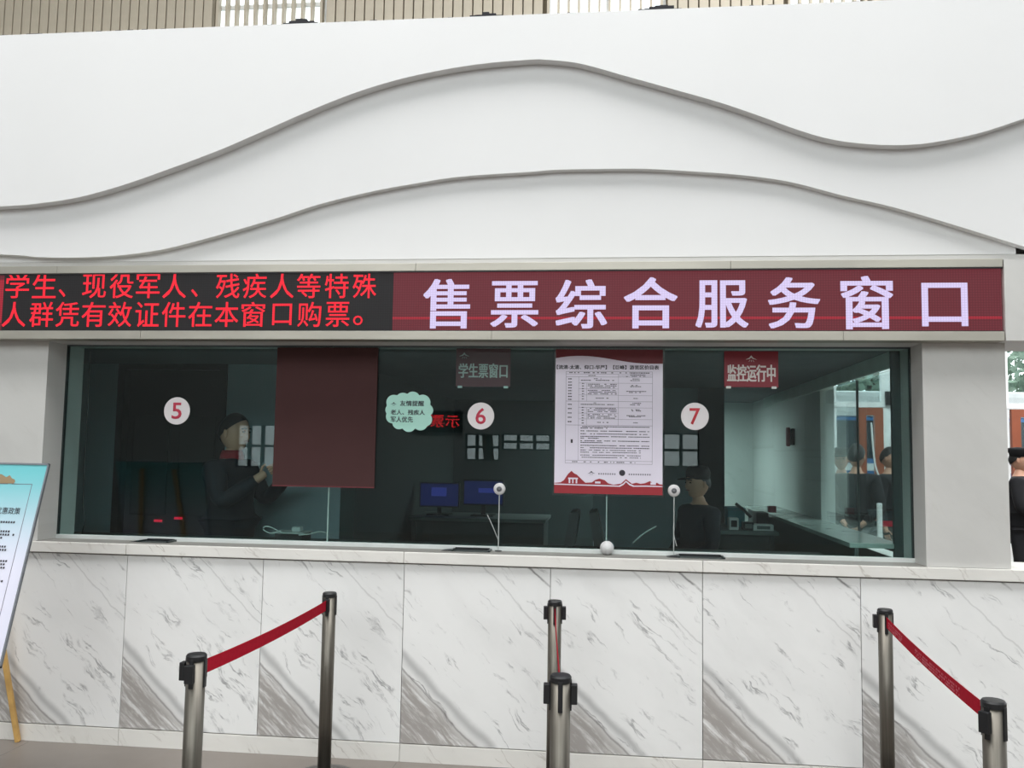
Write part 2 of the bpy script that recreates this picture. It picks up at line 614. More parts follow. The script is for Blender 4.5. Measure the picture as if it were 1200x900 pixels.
# ceiling: skylight over the queue area; side opening added to light the facade
ceil = bmesh.new()
for a in ((-12.2, -8.5, -14, 7.9), (9.5, 12.2, -14, 7.9), (-8.5, 9.5, -14, -8.5), (-8.5, 2.2, -.6, 7.9), (2.2, 9.5, 7.2, 7.9), (2.2, 9.5, -.6, .35)):
    bbox(a[0], a[1], a[2], a[3], 13, 13.2, 0, ceil)
struct(link('ceiling', ceil, M_CEIL))
# rear wall behind the camera: windows that the booth glass reflects
RY = -12.0
def refl(px, py):
    "point on the rear wall whose mirror image in the booth glass (Y=.17) falls on this photo point"
    p = PY(px, py, .34 - RY)
    return p.x, p.z
rear = bmesh.new()
rw = struct(thing('wall_rear', 'grey rear wall of the ticket hall', None, (0, RY, 0), kind='structure'))
holes = []
for (a, b, c, d) in ((276, 497, 320, 548), (756, 507, 820, 548), (545, 508, 585, 540), (588, 508, 645, 528)):
    x0, z1 = refl(a, b)
    x1, z0 = refl(c, d)
    holes.append((x0, x1, z0, z1))
holes.sort()
cur = -12
for n_, (x0, x1, z0, z1) in enumerate(holes):
    box('wall_section', cur, x0, RY - .2, RY, 0, 4.4, M_HALLWALL, rw)
    box('wall_section', x0, x1, RY - .2, RY, 0, z0, M_HALLWALL, rw)
    box('wall_section', x0, x1, RY - .2, RY, z1, 4.4, M_HALLWALL, rw)
    f = bmesh.new()
    for k in range(0, 4):
        X = x0 + (x1 - x0) * k / 3
        bbox(X - .03, X + .03, RY - .14, RY - .06, z0, z1, 0, f)
    for k in range(0, 3):
        Z = z0 + (z1 - z0) * k / 2
        bbox(x0, x1, RY - .13, RY - .07, Z - .025, Z + .025, 0, f)
    wd = thing('window_%d' % (n_ + 2), None, None, (x0, RY, z0), kind='structure')
    link('window_frame', f, M_DESKD, wd)
    box('pane', x0, x1, RY - .105, RY - .1, z0, z1, M_CLEAR, wd)
    cur = x1
box('wall_section', cur, 12, RY - .2, RY, 0, 4.4, M_HALLWALL, rw)

box('wall_section', -12, 12, RY - .2, RY, 10, 13, M_HALLWALL, rw)
cw = thing('window_6', 'high window band in the rear wall of the hall', None, (0, RY, 4.4), kind='structure')  # window band made up to go with the rear fill light
for k in range(9):
    box('mullion', -12 + k * 2.98, -11.88 + k * 2.98, RY - .16, RY - .04, 4.4, 10, M_FRAMEW, cw)
for k in range(8):
    box('pane', -11.88 + k * 2.98, -12 + (k + 1) * 2.98, RY - .11, RY - .1, 4.4, 10, M_CLEAR, cw)

# ------------------------------------------------------------------ counter wall
PW = .7587
X0 = -3.3227
wb = struct(thing('wall_base', 'white marble counter wall with grey veins', None, (0, 0, 0), kind='structure'))
box('wall_core', -6.4, 6.0, .02, .33, 0, .99, M_GAP, wb)
pm = None
for k in range(-4, 12):
    xa = X0 + k * PW
    if pm is None:
        o = box('marble_panel', xa + .0015, xa + PW - .0015, 0, .02, .092, .992, M_MARB, wb, .0012, origin=(xa, 0, .09))
        pm = o.data
    else:
        o = bpy.data.objects.new('marble_panel', pm)
        COL.objects.link(o)
        o.parent = wb
        o.location = (xa, 0, .09)
bb = struct(thing('baseboard_front', 'low marble skirting under the counter wall', None, (0, 0, 0), kind='structure'))
for k in range(-2, 6):
    xa = -2.564 + k * 1.5174
    if k >= -3:
        box('skirting_stone', xa + .001, xa + 1.5164, -.003, .02, 0, .087, M_MARB2, bb, .001, origin=(xa, 0, 0))
ct = thing('countertop', 'pale veined marble ledge running under the ticket windows', 'countertop', (0, 0, .995))
for k in range(-2, 5):
    xa = -2.564 + k * 1.5174
    box('ledge_stone', xa + .001, xa + 1.5164, -.022, .34, 1.0, 1.056, M_MARB2, ct, .003, origin=(xa, 0, 1.0))
box('sill_strip', -3.09, 1.541, -.012, .152, 1.056, 1.0575, M_SILLSHADE, ct)  # grey plate over the ledge top; its colour stands in for shade
box('under_ledge_board', -5.6, 5.0, .0, .3, .993, 1.0, M_GAP, ct)

# piers either side of the window
pl = struct(box('wall_left', -6.0, -3.09, 0, .33, 1.058, 2.157, M_PIER, origin=(-6, 0, 1.05)), 'pale stone pier left of the ticket windows')
pr = struct(box('wall_right', 1.541, 1.930, 0, .33, 1.058, 2.157, M_PIER, origin=(1.5, 0, 1.05)), 'pale grey stone pier right of the ticket windows')
# lintel behind the LED sign, the block that continues it to the right
struct(box('trim_lintel', -6.0, 3.6, -.0, .33, 2.152, 2.595, M_PIER, origin=(-6, 0, 2.157)), 'stone lintel above the ticket windows')
LXE = PY(1176.5, 350, -.1).x
struct(box('trim_lintel_block', LXE + .004, 3.6, -.1, -.002, 2.152, 2.548, M_PIER, origin=(LXE, 0, 2.157)), 'pale stone block at the right end of the red sign')

# ------------------------------------------------------------------ wave panels
WA = [(0, 242), (40, 239), (88, 232), (139, 218.5), (187, 202), (253, 177.5), (310, 153), (353, 134), (407, 112), (460, 95), (513, 83), (567, 74.5), (620, 70), (640, 70), (680, 74.5), (733, 89), (787, 104), (840, 119), (885, 134), (933, 151.5), (973, 163), (1013, 168.5), (1053, 170), (1093, 167), (1147, 156), (1200, 139)]
WB = [(0, 298), (40, 301), (80, 302), (133, 300), (187, 293), (240, 280), (320, 257), (372, 240), (433, 225), (487, 215), (540, 207), (620, 201.5), (653, 199), (707, 198), (760, 198), (813, 201), (867, 205), (925, 213), (987, 229), (1040, 241), (1093, 256), (1147, 272.5), (1200, 289)]
TOPZ = 3.868
def wave_panel(name, label, pts, yf, yb, extl, extr):
    w3 = [PY(a, b, yf) for a, b in pts]
    ln = [(p.x, p.z) for p in w3]
    ln = [(-6.0, ln[0][1] + extl)] + [(-4.6, ln[0][1] + extl * .45)] + ln + [(ln[-1][0] + .35, ln[-1][1] + extr * .3), (ln[-1][0] + .9, ln[-1][1] + extr * .65), (5.2, ln[-1][1] + extr)]
    sm = [(p.x, max(p.y, 2.551)) for p in smoothpts([(a, b, 0) for a, b in ln], 6)]
    bm = bmesh.new()
    # columns of quads so the face stays clean
    fa = []; fb = []
    for x, z in sm:
        fa.append((bm.verts.new((x, yf, z)), bm.verts.new((x, yf, TOPZ))))
        fb.append((bm.verts.new((x, yb, z)), bm.verts.new((x, yb, TOPZ))))
    for i in range(len(sm) - 1):
        bm.faces.new((fa[i][0], fa[i + 1][0], fa[i + 1][1], fa[i][1]))
        bm.faces.new((fb[i + 1][0], fb[i][0], fb[i][1], fb[i + 1][1]))
        bm.faces.new((fa[i][0], fb[i][0], fb[i + 1][0], fa[i + 1][0]))
        bm.faces.new((fa[i][1], fa[i + 1][1], fb[i + 1][1], fb[i][1]))
    bm.faces.new((fa[0][0], fa[0][1], fb[0][1], fb[0][0]))
    bm.faces.new((fa[-1][1], fa[-1][0], fb[-1][0], fb[-1][1]))
    bmesh.ops.recalc_face_normals(bm, faces=bm.faces)
    return tag(link(name, bm, M_WHITE), label, 'wall panel')
XN = PY(1190, 290, .0).x
tag(box('backing_panel', -6.0, XN, -.002, .1, 2.596, TOPZ, M_WHITE), 'flat white back panel directly above the sign, under the lower wave', 'wall panel')
box_ = struct(box('wall_upper_core', -6.0, 5.2, .1, .33, 2.60, TOPZ - .01, M_PIER, origin=(-6, 0, 2.6)), 'core wall behind the white wave panels')
wave_panel('wave_panel', 'white panel with lower wave-cut edge, the nearer to the red sign', WB, -.048, -.003, .12, -.4)
wave_panel('wave_panel', 'topmost white panel with the upper wave-cut edge', WA, -.112, -.049, -.12, .40)
d = bmesh.new()
x = -6.0
while x < 5.2:   # dusty strip of grime on top of the parapet
    h = .010 + random.random() * .010
    wv = .02 + random.random() * .02
    for (px, hh) in ((350, .035), (568, .03), (770, .035)):
        h += hh * .8 * math.exp(-((x - PY(px, 20, -.05).x) / .07) ** 2)
    bbox(x, x + wv, -.08, .2, TOPZ + .0005, TOPZ + h, 0, d)
    x += wv
tag(link('dust_strip', d, M_DUST), 'thin dark ragged strip along the top of the white wall', 'dust strip', kind='stuff')

# ------------------------------------------------------------------ LED sign
YL = -.1
def LX(px, py=350): return PY(px, py, YL).x
def LZ(px, py): return PY(px, py, YL).z
zt1, zt0 = 2.552, 2.511          # top frame
zb1, zb0 = 2.1965, 2.151          # bottom frame
led = thing('led_sign', 'long LED sign in a brushed steel frame above the ticket windows', 'led sign', (0, -.05, zb0))
xs_ = LX(460)
cuts = [-5.9, -3.6, PY(486, 312, YL).x, PY(1060, 310, YL).x, LXE]
cuts = [-5.9, -3.0, PY(487, 312, YL).x, .6, LXE]
for a, b in zip(cuts, cuts[1:]):
    box('steel_rail', a + .0006, b - .0006, YL, -.001, zt0, zt1, M_STEEL, led, .002)
for a, b in zip([-5.9, -2.5, -.6, LXE - .75], [-2.5, -.6, LXE - .75, LXE]):
    box('steel_rail', a + .0006, b - .0006, YL, -.001, zb0, zb1, M_STEEL, led, .002)
box('black_gasket', -5.9, LXE - .001, YL + .004, -.001, zb1, zb1 + .004, M_BLACK, led)
box('black_gasket', -5.9, LXE - .001, YL + .004, -.001, zt0 - .006, zt0, M_BLACK, led)
xl1 = xs_
xl0 = LX(2, 350)
sl = box('screen', xl0, xl1, YL + .012, -.002, zb1 + .004, zt0 - .006, M_SCR_L, led)
sl['label'] = 'dark screen with red letters'
sr_ = box('screen', xl1, LXE - .006, YL + .012, -.002, zb1 + .004, zt0 - .006, M_SCR_R, led)
sr_['label'] = 'maroon screen with pale letters'
sr3 = box('screen', -5.9, xl0, YL + .012, -.002, zb1 + .004, zt0 - .006, M_SCR_R, led)
sr3['label'] = 'maroon screen at the left end'
YS = YL + .012
def sx(px, py): return PY(px, py, YS)
zl = sx(900, 372.5).z
link('red_line', bbox(xl1, LXE - .006, YS - .0012, YS, zl - .006, zl + .006), M_SCR_LINE, led)
big = [('售', 496, 551, 327, 385), ('票', 575, 631, 329.5, 384), ('综', 651, 711.5, 327.5, 385), ('合', 731, 794, 325, 385), ('服', 815, 877, 328.5, 384), ('务', 900, 961, 325, 385), ('窗', 985, 1046.5, 323.5, 386), ('口', 1080, 1134, 331.5, 382.5)]
for ch, a, b, c, dd in big:
    p = sx(a, (c + dd) / 2); q = sx(b, (c + dd) / 2)
    z1 = sx((a + b) / 2, c).z; z0 = sx((a + b) / 2, dd).z
    text_on_y('letter', ch, p.x, q.x, z0, z1, YS - .001, M_LAV, led, 0, .002, wx=.02, wz=.011)
rows = [('学生、现役军人、残疾人等特殊', 321, 350.5, [7, 38.5, 68, 97, 129, 160, 191, 223, 253.5, 285, 317, 348, 381, 413.5], 444),
        ('人群凭有效证件在本窗口购票。', 354, 384, [3, 35, 65.5, 96, 127, 159, 190, 221, 252, 283, 317, 349, 382, 412], 443)]
for txt, ya, yb_, xs, xe in rows:
    for i, ch in enumerate(txt):
        a = xs[i]; b = a + 27.5
        if ch == '、': a, b, c, dd = a + 1, a + 9, ya + 18, ya + 27
        elif ch == '。': a, b, c, dd = a + 2, a + 13, ya + 16, ya + 27
        elif ch == '口': a, b, c, dd = a + 2.5, a + 25, ya + 2, ya + 27
        else: c, dd = ya, yb_ - 1
        p = sx(a, (c + dd) / 2); q = sx(b, (c + dd) / 2)
        text_on_y('letter', ch, p.x, q.x, sx(a, dd).z, sx(a, c).z, YS - .001, M_RED, led, 0, .002, wx=.003)
# sliver of red lettering left of the screen boundary
link('red_line', bbox(sx(0, 350).x - .05, sx(3.5, 350).x, YS - .0012, YS, sx(0, 378).z, sx(0, 328).z), M_SCR_LINE, led)

# ------------------------------------------------------------------ ticket window
GY = .17
wd = thing('window_1', 'wide green tinted ticket window in three panes', None, (0, GY, 1.056), kind='structure')
gx = [-3.083, -1.519, -.008, 1.535]
for a, b in zip(gx, gx[1:]):
    box('pane', a + .0015, b - .0015, GY, GY + .01, 1.075, 2.15, M_GLASS, wd)
for g in gx[1:3]:
    box('glass_joint', g - .0024, g + .0024, GY - .002, GY + .012, 1.075, 2.15, M_GLASSEDGE, wd)
box('bottom_channel', -3.09, 1.541, GY - .014, GY + .022, 1.056, 1.078, M_CHANNEL, wd, .002)
box('top_channel', -3.09, 1.541, GY - .006, GY + .018, 2.145, 2.158, M_DARKER, wd)
box('side_gasket', -3.09, -3.082, GY - .004, GY + .014, 1.07, 2.15, M_TRAY, wd)
box('side_gasket', 1.533, 1.541, GY - .004, GY + .014, 1.07, 2.15, M_TRAY, wd)

# ------------------------------------------------------------------ booth interior
CZ = 2.165
BX0, BX1, BY1 = -4.7, 1.548, 5.15
struct(box('booth_ceiling', BX0 - .15, BX1 + .2, .33, 9.0, CZ, CZ + .1, M_DARKER, origin=(0, .3, CZ)), 'low grey ceiling of the ticket booth')
ref_l = box('wall_booth_left', BX0 - .1, BX0, .33, 2.3, 0, CZ, M_TEALW); struct(ref_l)
# left room: grey wall with a dark doorway
LWY = 1.35
dx0 = PY(134, 560, LWY).x; dx1 = PY(262, 560, LWY).x; dz = PY(200, 425, LWY).z
xq = PY(443, 500, LWY).x - .25
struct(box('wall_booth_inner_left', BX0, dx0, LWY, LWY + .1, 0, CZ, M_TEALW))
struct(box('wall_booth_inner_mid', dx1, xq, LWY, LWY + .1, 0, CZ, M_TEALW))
if dz < CZ - .01:
    struct(box('trim_door_head', dx0, dx1, LWY, LWY + .1, dz, CZ, M_TEALW))
dr = thing('door_1', 'dark brown open doorway at the left of the booth', None, (dx0, LWY, 0), kind='structure')
box('door_jamb', dx0, dx0 + .05, LWY - .02, LWY + .12, 0, dz, M_DARKWOOD, dr)
box('door_jamb', dx1 - .05, dx1, LWY - .02, LWY + .12, 0, dz, M_DARKWOOD, dr)
box('door_head', dx0, dx1, LWY - .02, LWY + .12, dz - .05, dz, M_DARKWOOD, dr)
box('door_leaf', dx0 + .05, dx1 - .05, LWY + .06, LWY + .1, 0, dz - .05, M_DARKWOOD, dr)
# dim panelling on the leaf
for (a, b, c, e) in ((.12, .45, .2, .9), (.55, .88, .2, .9), (.12, .45, 1.1, 1.8), (.55, .88, 1.1, 1.8)):
    W_ = dx1 - dx0
    box('door_panel', dx0 + a * W_, dx0 + b * W_, LWY + .045, LWY + .06, c, e, M_DARKWOOD, dr, .006)
# side return into deep room
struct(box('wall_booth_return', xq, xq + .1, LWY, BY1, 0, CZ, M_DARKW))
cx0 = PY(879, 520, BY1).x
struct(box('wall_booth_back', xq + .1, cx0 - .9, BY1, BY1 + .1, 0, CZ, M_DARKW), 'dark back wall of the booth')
mb = struct(thing('wall_booth_back_marble', 'pale green marble back wall of the booth', None, (cx0, BY1 + .0, 0), kind='structure'))
box('marble_panel', cx0 - .9, BX1, BY1, BY1 + .1, 0, CZ, M_MARBIN, mb)
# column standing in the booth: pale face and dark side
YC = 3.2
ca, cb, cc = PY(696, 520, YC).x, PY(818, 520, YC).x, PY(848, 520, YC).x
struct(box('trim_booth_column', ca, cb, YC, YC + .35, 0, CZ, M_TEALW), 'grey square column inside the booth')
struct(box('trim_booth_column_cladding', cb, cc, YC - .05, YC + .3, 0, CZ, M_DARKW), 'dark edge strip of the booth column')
# right side wall: marble then glass partition
yg = [1.02, 1.95 + .06]
def YX(px, py, X):
    d = ray(px, py); t = X / d.x
    return CAMY + d.y * t
ygl = YX(962, 550, BX1)       # glass begins here (nearer part)
yse = YX(1001, 550, BX1)
ym1 = YX(907, 550, BX1); ym2 = YX(944, 550, BX1)
wr = struct(thing('wall_booth_right', 'marble end part of the booth side wall', None, (BX1, ygl, 0), kind='structure'))
for a, b in ((ygl, ym2), (ym2, ym1), (ym1, BY1)):
    box('marble_panel', BX1, BX1 + .1, a + .002, b - .002, 0, CZ, M_MARBIN, wr)
wg = thing('window_12', 'clear glass partition on the right side of the booth', None, (BX1, .33, 1.0), kind='structure')
box('low_wall', BX1, BX1 + .1, .33, ygl, 0, 1.04, M_MARBIN, wg)
box('top_rail', BX1 - .02, BX1 - .001, .37, 4.4, 2.075, CZ, M_BAND, wg)
box('pane', BX1 + .02, BX1 + .03, .33, yse - .002, 1.12, 2.075, M_CLEAR, wg)
box('pane', BX1 + .02, BX1 + .03, yse + .002, ygl, 1.12, 2.075, M_CLEAR, wg)
box('glass_joint', BX1 + .018, BX1 + .032, yse - .004, yse + .004, 1.12, 2.075, M_TRAY, wg)
box('corner_post', BX1 - .05, BX1 + .0, .335, .365, 1.04, CZ, M_DARKW, wg)
rail = thing('side_countertop', 'long pale counter along the right glass partition inside the booth', 'countertop', (BX1 - .2, 2.5, 1.04))
box('top_slab', BX1 - .275, BX1 - .004, .345, 3.9, 1.105, 1.13, M_SIDECT, rail, .003)
box('front_panel', BX1 - .25, BX1 - .23, .345, 3.9, .02, 1.105, M_DESKD, rail)
struct(box('booth_floor', BX0, BX1, .33, BY1, 0, .02, M_DESKD), 'dark floor of the booth')

lf = thing('ceiling_lamp', 'booth ceiling lamp behind the grey column', 'lamp', ((ca + cb) / 2, 4.2, CZ))  # made-up fixture, hidden by the column, for the booth fill
box('lamp_tray', (ca + cb) / 2 - .3, (ca + cb) / 2 + .3, 4.05, 4.35, CZ - .04, CZ, M_FRAMEW, lf, .004)
al = area_light('booth_lamp', ((ca + cb) / 2, 4.2, CZ - .05), (0, 0, 0), .55, .28, 28, (.93, 1, .98))  # added fill that brightens the marble side and back walls
# desk with bucket and office clutter
dY = 2.2
da, db = PY(836, 620, dY).x, PY(905, 620, dY).x
dzt = PY(860, 622, dY).z
desk = thing('reception_desk', 'grey desk standing behind window seven inside the booth', 'desk', ((da + db) / 2, dY, .02))
db = min(db, BX1 - .54)
box('desk_top', da, db + .25, dY, dY + .8, dzt - .03, dzt, M_DESK, desk, .004)
box('desk_side', da + .03, da + .06, dY + .03, dY + .77, .02, dzt - .03, M_DESKD, desk)
box('desk_side', db + .19, db + .22, dY + .03, dY + .77, .02, dzt - .03, M_DESKD, desk)
box('desk_front', da + .06, db + .19, dY + .05, dY + .07, .02, dzt - .03, M_DESKD, desk)
bk = thing('storage_box', 'teal plastic box on the desk behind window seven', 'box', (0, 0, 0))
p0 = PY(852, 612, dY + .45); p1 = PY(872, 592, dY + .45)
bk.location = (p0.x, dY + .45, dzt); POS[bk.name] = Vector(bk.location)
box('box_body', p0.x, p1.x - .0, dY + .4, dY + .6, dzt, dzt + .13, M_TEALPL, bk, .01)
box('box_lid', p0.x - .005, p1.x + .005, dY + .395, dY + .605, dzt + .13, dzt + .15, M_TEALPL, bk, .005)
def clutter(name, label, cat, px, y, w_, h_, d_, m, m2):
    p = PY(px, 600, y)
    t = thing(name, label, cat, (p.x, y, dzt))
    box('casing', p.x - w_ / 2, p.x + w_ / 2, y - d_ / 2, y + d_ / 2, dzt, dzt + h_, m, t, .006)
    box('front_plate', p.x - w_ * .32, p.x + w_ * .32, y - d_ / 2 - .004, y - d_ / 2, dzt + h_ * .25, dzt + h_ * .8, m2, t)
    return t
clutter('card_machine', 'small grey payment machine at the left end of the cluttered desk', 'machine', 859, dY + .12, .07, .09, .1, M_CHANNEL, M_BLACK)
clutter('stapler_box', 'black small box beside the payment machine', 'box', 876, dY + .12, .08, .06, .1, M_BLACK, M_DESK)
clutter('paper_box', 'pale flat paper box at the right end of the cluttered desk', 'box', 893, dY + .12, .15, .045, .12, M_CHANNEL, M_DESK)
tm = thing('ticket_printer', 'black printer with open slanting lid on the booth desk', 'printer', (PY(880, 600, dY + .4).x, dY + .4, dzt))
p = PY(884, 600, dY + .4)
box('printer_body', p.x - .0, min(p.x + .2, BX1 - .31), dY + .3, dY + .5, dzt, dzt + .12, M_BLACK, tm, .01)
link('printer_lid', tube_bm([PY(862, 590, dY + .33), PY(872, 598, dY + .33), PY(880, 606, dY + .33)], .012), M_BLACK, tm)
box('red_label', p.x + .1, p.x + .16, dY + .35, dY + .4, dzt + .12, dzt + .17, M_SIGNRED, tm, .003)

# monitors on a low desk in the middle of the booth
mY = 3.0
ma, mbx = max(PY(458, 620, mY).x, xq + .12), PY(640, 620, mY).x
mz = PY(540, 606, mY).z
md = thing('office_desk', 'dark desk carrying the two blue-screened monitors', 'desk', ((ma + mbx) / 2, mY, .02))
box('desk_top', ma, mbx, mY - .1, mY + .6, mz - .03, mz, M_DESK, md, .004)
box('desk_side', ma + .02, ma + .05, mY - .05, mY + .55, .02, mz - .03, M_DESKD, md)
box('desk_side', mbx - .05, mbx - .02, mY - .05, mY + .55, .02, mz - .03, M_DESKD, md)
box('desk_front', ma + .05, mbx - .05, mY - .02, mY, .02, mz - .03, M_DESKD, md)
for (a, b, c, e, lb) in ((492, 538, 565, 595, 'computer monitor with a blue picture, left of the pair'), (543, 590, 562, 593, 'computer monitor with a bright blue bar, right of the pair')):
    p = PY(a, c, mY + .2); q = PY(b, e, mY + .2)
    t = thing('monitor', lb, 'monitor', ((p.x + q.x) / 2, mY + .2, mz), 'monitors on the middle booth desk')
    box('casing', p.x, q.x, mY + .2, mY + .235, q.z, p.z, M_BLACK, t, .006)
    s_ = box('display', p.x + .012, q.x - .012, mY + .197, mY + .2, q.z + .015, p.z - .012, M_SCRBLUE, t)
    W_ = q.x - p.x; H_ = p.z - q.z
    if a < 500:
        box('display_window', p.x + W_ * .3, p.x + W_ * .68, mY + .1955, mY + .197, q.z + H_ * .45, q.z + H_ * .8, M_SCRBLUE2, s_)
    else:
        box('display_window', p.x + W_ * .38, p.x + W_ * .8, mY + .1955, mY + .197, q.z + H_ * .5, q.z + H_ * .68, M_SCRBLUE2, s_)
    xm = (p.x + q.x) / 2
    box('stand', xm - .02, xm + .02, mY + .215, mY + .235, mz, q.z + .05, M_BLACK, t)
    box('foot', xm - .1, xm + .1, mY + .12, mY + .32, mz, mz + .012, M_BLACK, t, .004)

# inner work counter behind the glass, on which cables and thin monitors stand
ic = thing('work_counter', 'dark working counter directly behind the ticket glass', 'countertop', (-.8, .6, 1.0))
box('counter_top', BX0 + .01, BX1 - .34, .345, .75, .99, 1.035, M_DESKD, ic, .004)
box('counter_support', BX0 + .06, BX1 - .4, .68, .71, .02, .99, M_DESKD, ic)
# two edge-on monitors (660-680, 693-705)
def side_monitor(a, b, lean, label):
    # a: bottom px, b: top px
    y = .52
    p = PY(a, 634, y); q = PY(b, 598, y)
    z0 = 1.035
    t = thing('thin_monitor', label, 'monitor', (p.x, y, z0), 'thin monitors seen edge-on behind the glass')
    wv = .05
    bm = bmesh.new()
    vs = []
    for (xx, zz) in ((p.x - wv / 2, z0 + .03), (p.x + wv / 2 + .01, z0 + .03), (q.x + wv / 2, q.z - .02), (q.x + wv * .35, q.z), (q.x - wv / 2, q.z - .01)):
        vs.append((xx, zz))
    prism_y(vs, y - .12, y + .2, bm)
    link('screen_casing', bm, M_BLACK, t)
    box('stand', p.x - .01, p.x + .01, y + .02, y + .06, z0 + .006, z0 + .06, M_BLACK, t)
    box('foot', p.x - .06, p.x + .06, y - .04, y + .12, z0, z0 + .008, M_BLACK, t, .002)
side_monitor(667, 674, 1, 'black thin monitor leaning right, behind the glass below the price poster')
side_monitor(702, 696, -1, 'black thin monitor leaning left beside the white ball')

# router with pale looping cables
ry = .42
p = PY(326, 620, ry); q = PY(358, 618, ry)
rt = thing('network_box', 'dark network box with pale top behind the glass below the brown board', 'network box', ((p.x + q.x) / 2, ry, 1.035))
box('casing', p.x, q.x, ry - .05, ry + .1, 1.035, 1.095, M_BLACK, rt, .004)
box('pale_top', p.x - .02, q.x + .01, ry - .055, ry + .1, 1.095, 1.103, M_CABLE, rt, .002)
box('adapter', PY(342, 615, ry).x, PY(352, 615, ry).x, ry, ry + .05, 1.103, 1.13, M_CABLE, rt, .003)
def C(pts, y): return [PY(a, b, y) for a, b in pts]
link('cable', tube_bm(smoothpts(C([(330, 622), (318, 625), (309, 621), (311, 617), (318, 618), (330, 624), (345, 625)], ry - .06), 5), .0035), M_CABLE, rt)
link('cable', tube_bm(smoothpts(C([(350, 627), (362, 626), (374, 623), (383, 625), (385, 629)], ry - .06), 5), .0035), M_CABLE, rt)

# a thin black cable near the left jamb
tag(link('hanging_cable', tube_bm(smoothpts(C([(106, 412), (103, 470), (99, 540), (97, 590), (99, 610), (96, 626)], .36), 5), .003), M_BLACK), 'thin black cable hanging down the left edge of the window', 'cable')

# small white sensor lights on the equipment in the doorway
for (px, py, lb) in ((180, 611, 'small red glowing strip low in the dark doorway, left one'), (204, 608, 'small red glowing strip low in the dark doorway, right one')):
    p = PY(px, py, LWY - .02)
    m_ = bpy.data.materials.get('red_glow') or mat('red_glow', srgb(120, 10, 25), .4, emit=srgb(225, 30, 60), estr=.9)
    t = thing('indicator_lamp', lb, 'lamp', (p.x, LWY - .03, p.z), 'red indicator lamps in the booth doorway')
    box('lens', p.x - .03, p.x + .03, LWY + .035, LWY + .0449, p.z - .008, p.z + .008, m_, t, .003)
    box('holder', p.x - .035, p.x + .035, LWY + .03, LWY + .0449, p.z - .016, p.z - .009, M_BLACK, t)

# fire-extinguisher-like handset on the marble side wall
pY = YX(930, 512, BX1)
pz = CAMZ + (ray(930, 512).z) * (BX1 / ray(930, 512).x)
ph = thing('wall_handset', 'dark red handset hung on the pale marble side wall of the booth', 'handset', (BX1, pY, pz))
box('cradle', BX1 - .03, BX1, pY - .05, pY + .05, pz - .07, pz + .07, M_BLACK, ph, .01)
box('receiver', BX1 - .06, BX1 - .03, pY - .03, pY + .03, pz - .08, pz + .08, M_SIGNRED, ph, .012)

# ------------------------------------------------------------------ things on the glass
FY = GY - .002     # just in front of glass
for (px, r_, ch, mm) in ((207.5, 15.3, '5', M_NUM), (563.5, 15.7, '6', M_NUM), (814.3, 16.4, '7', M_NUM7)):
    py = {'5': 481.5, '6': 487.5, '7': 488}[ch]
    c = PY(px, py, FY)
    rr = (PY(px + r_, py, FY) - c).length
    t = thing('number_disc', 'round white disc with red number %s stuck on the ticket glass' % {'5': 'five', '6': 'six', '7': 'seven'}[ch], 'sign', (c.x, FY, c.z), 'numbered window discs')
    link('disc', lathe([(rr * .98, 0), (rr, -.001), (rr * .98, -.003)], (c.x, FY, c.z), 'Y', 48), M_DISC, t)
    hw, hh = rr * .38, rr * .60
    text_on_y('digit', ch, c.x - hw, c.x + hw, c.z - hh, c.z + hh, FY - .0035, mm, t, .012, .001)

# brown board
p = PY(326, 408, FY); q = PY(440.5, 572, FY)
bxr = PY(443, 450, FY).x
bd = thing('blank_board', 'plain dark brown board hanging on the glass between windows five and six', 'board', ((p.x + bxr) / 2, FY, q.z))
box('board', p.x, bxr - .002, FY - .012, FY, q.z, 2.14, M_BROWN, bd, .002)
box('bottom_edge', p.x, bxr - .002, FY - .0135, FY - .012, q.z, q.z + .006, M_MAROON, bd)

# price poster
pa = PY(651.5, 412, FY); pb = PY(774, 412, FY); pbt = PY(712, 579, FY).z
Xa, Xb, Zb, Zt = pa.x, pb.x + .012, pbt, 2.134
po = thing('price_poster', 'tall white price list poster with maroon top and red mountain border', 'poster', ((Xa + Xb) / 2, FY, Zb))
box('acrylic_holder', Xa - .012, Xb + .012, FY - .004, FY, Zb - .012, Zt + .006, M_ACRYL, po)
box('paper', Xa, Xb, FY - .008, FY - .0045, Zb, Zt, M_PAPER, po)
YP = FY - .008
W_ = Xb - Xa; H_ = Zt - Zb
def U(u, v): return (Xa + u * W_, Zt - v * H_)      # u,v from the top left
hd = [(0, 0), (1, 0), (1, .098)]
hd += [(1 - k / 20, .098 - (.0 if k < 3 else 0)) for k in range(0)]
for k in range(21):
    u = 1 - k / 20
    # crest near u=.25
    v = .098 if u > .85 else (.045 + .053 * (.5 - .5 * cos(pi * min(1, max(0, (u - .23) / .65)))) if u > .23 else .045 + .017 * (1 - u / .23) ** 2)
    hd.append((u, v))
link('header_band', prism_y([U(a, b) for a, b in hd], YP - .001, YP), M_MAROON, po)
tx0, tz1 = U(.028, .109); tx1, tz0 = U(.965, .139)
text_on_y('title_text', '【流清-太清、仰口-华严】【巨峰】游览区价目表', tx0 - .01, tx1, tz0, tz1, YP, M_INK, po, 0, .001, wx=.03, wz=.015)['kind'] = 'stuff'
tb = bmesh.new()
def hline(u0, u1, v, t=.0011):
    a = U(u0, v); b = U(u1, v)
    bbox(a[0], b[0], YP - .0008, YP, a[1] - t / 2, a[1] + t / 2, 0, tb)
def vline(u, v0, v1, t=.0011):
    a = U(u, v0); b = U(u, v1)
    bbox(a[0] - t / 2, a[0] + t / 2, YP - .0008, YP, b[1], a[1], 0, tb)
for v in (.155, .192, .362, .528, .772, .792): hline(.10, .905, v, .0014)
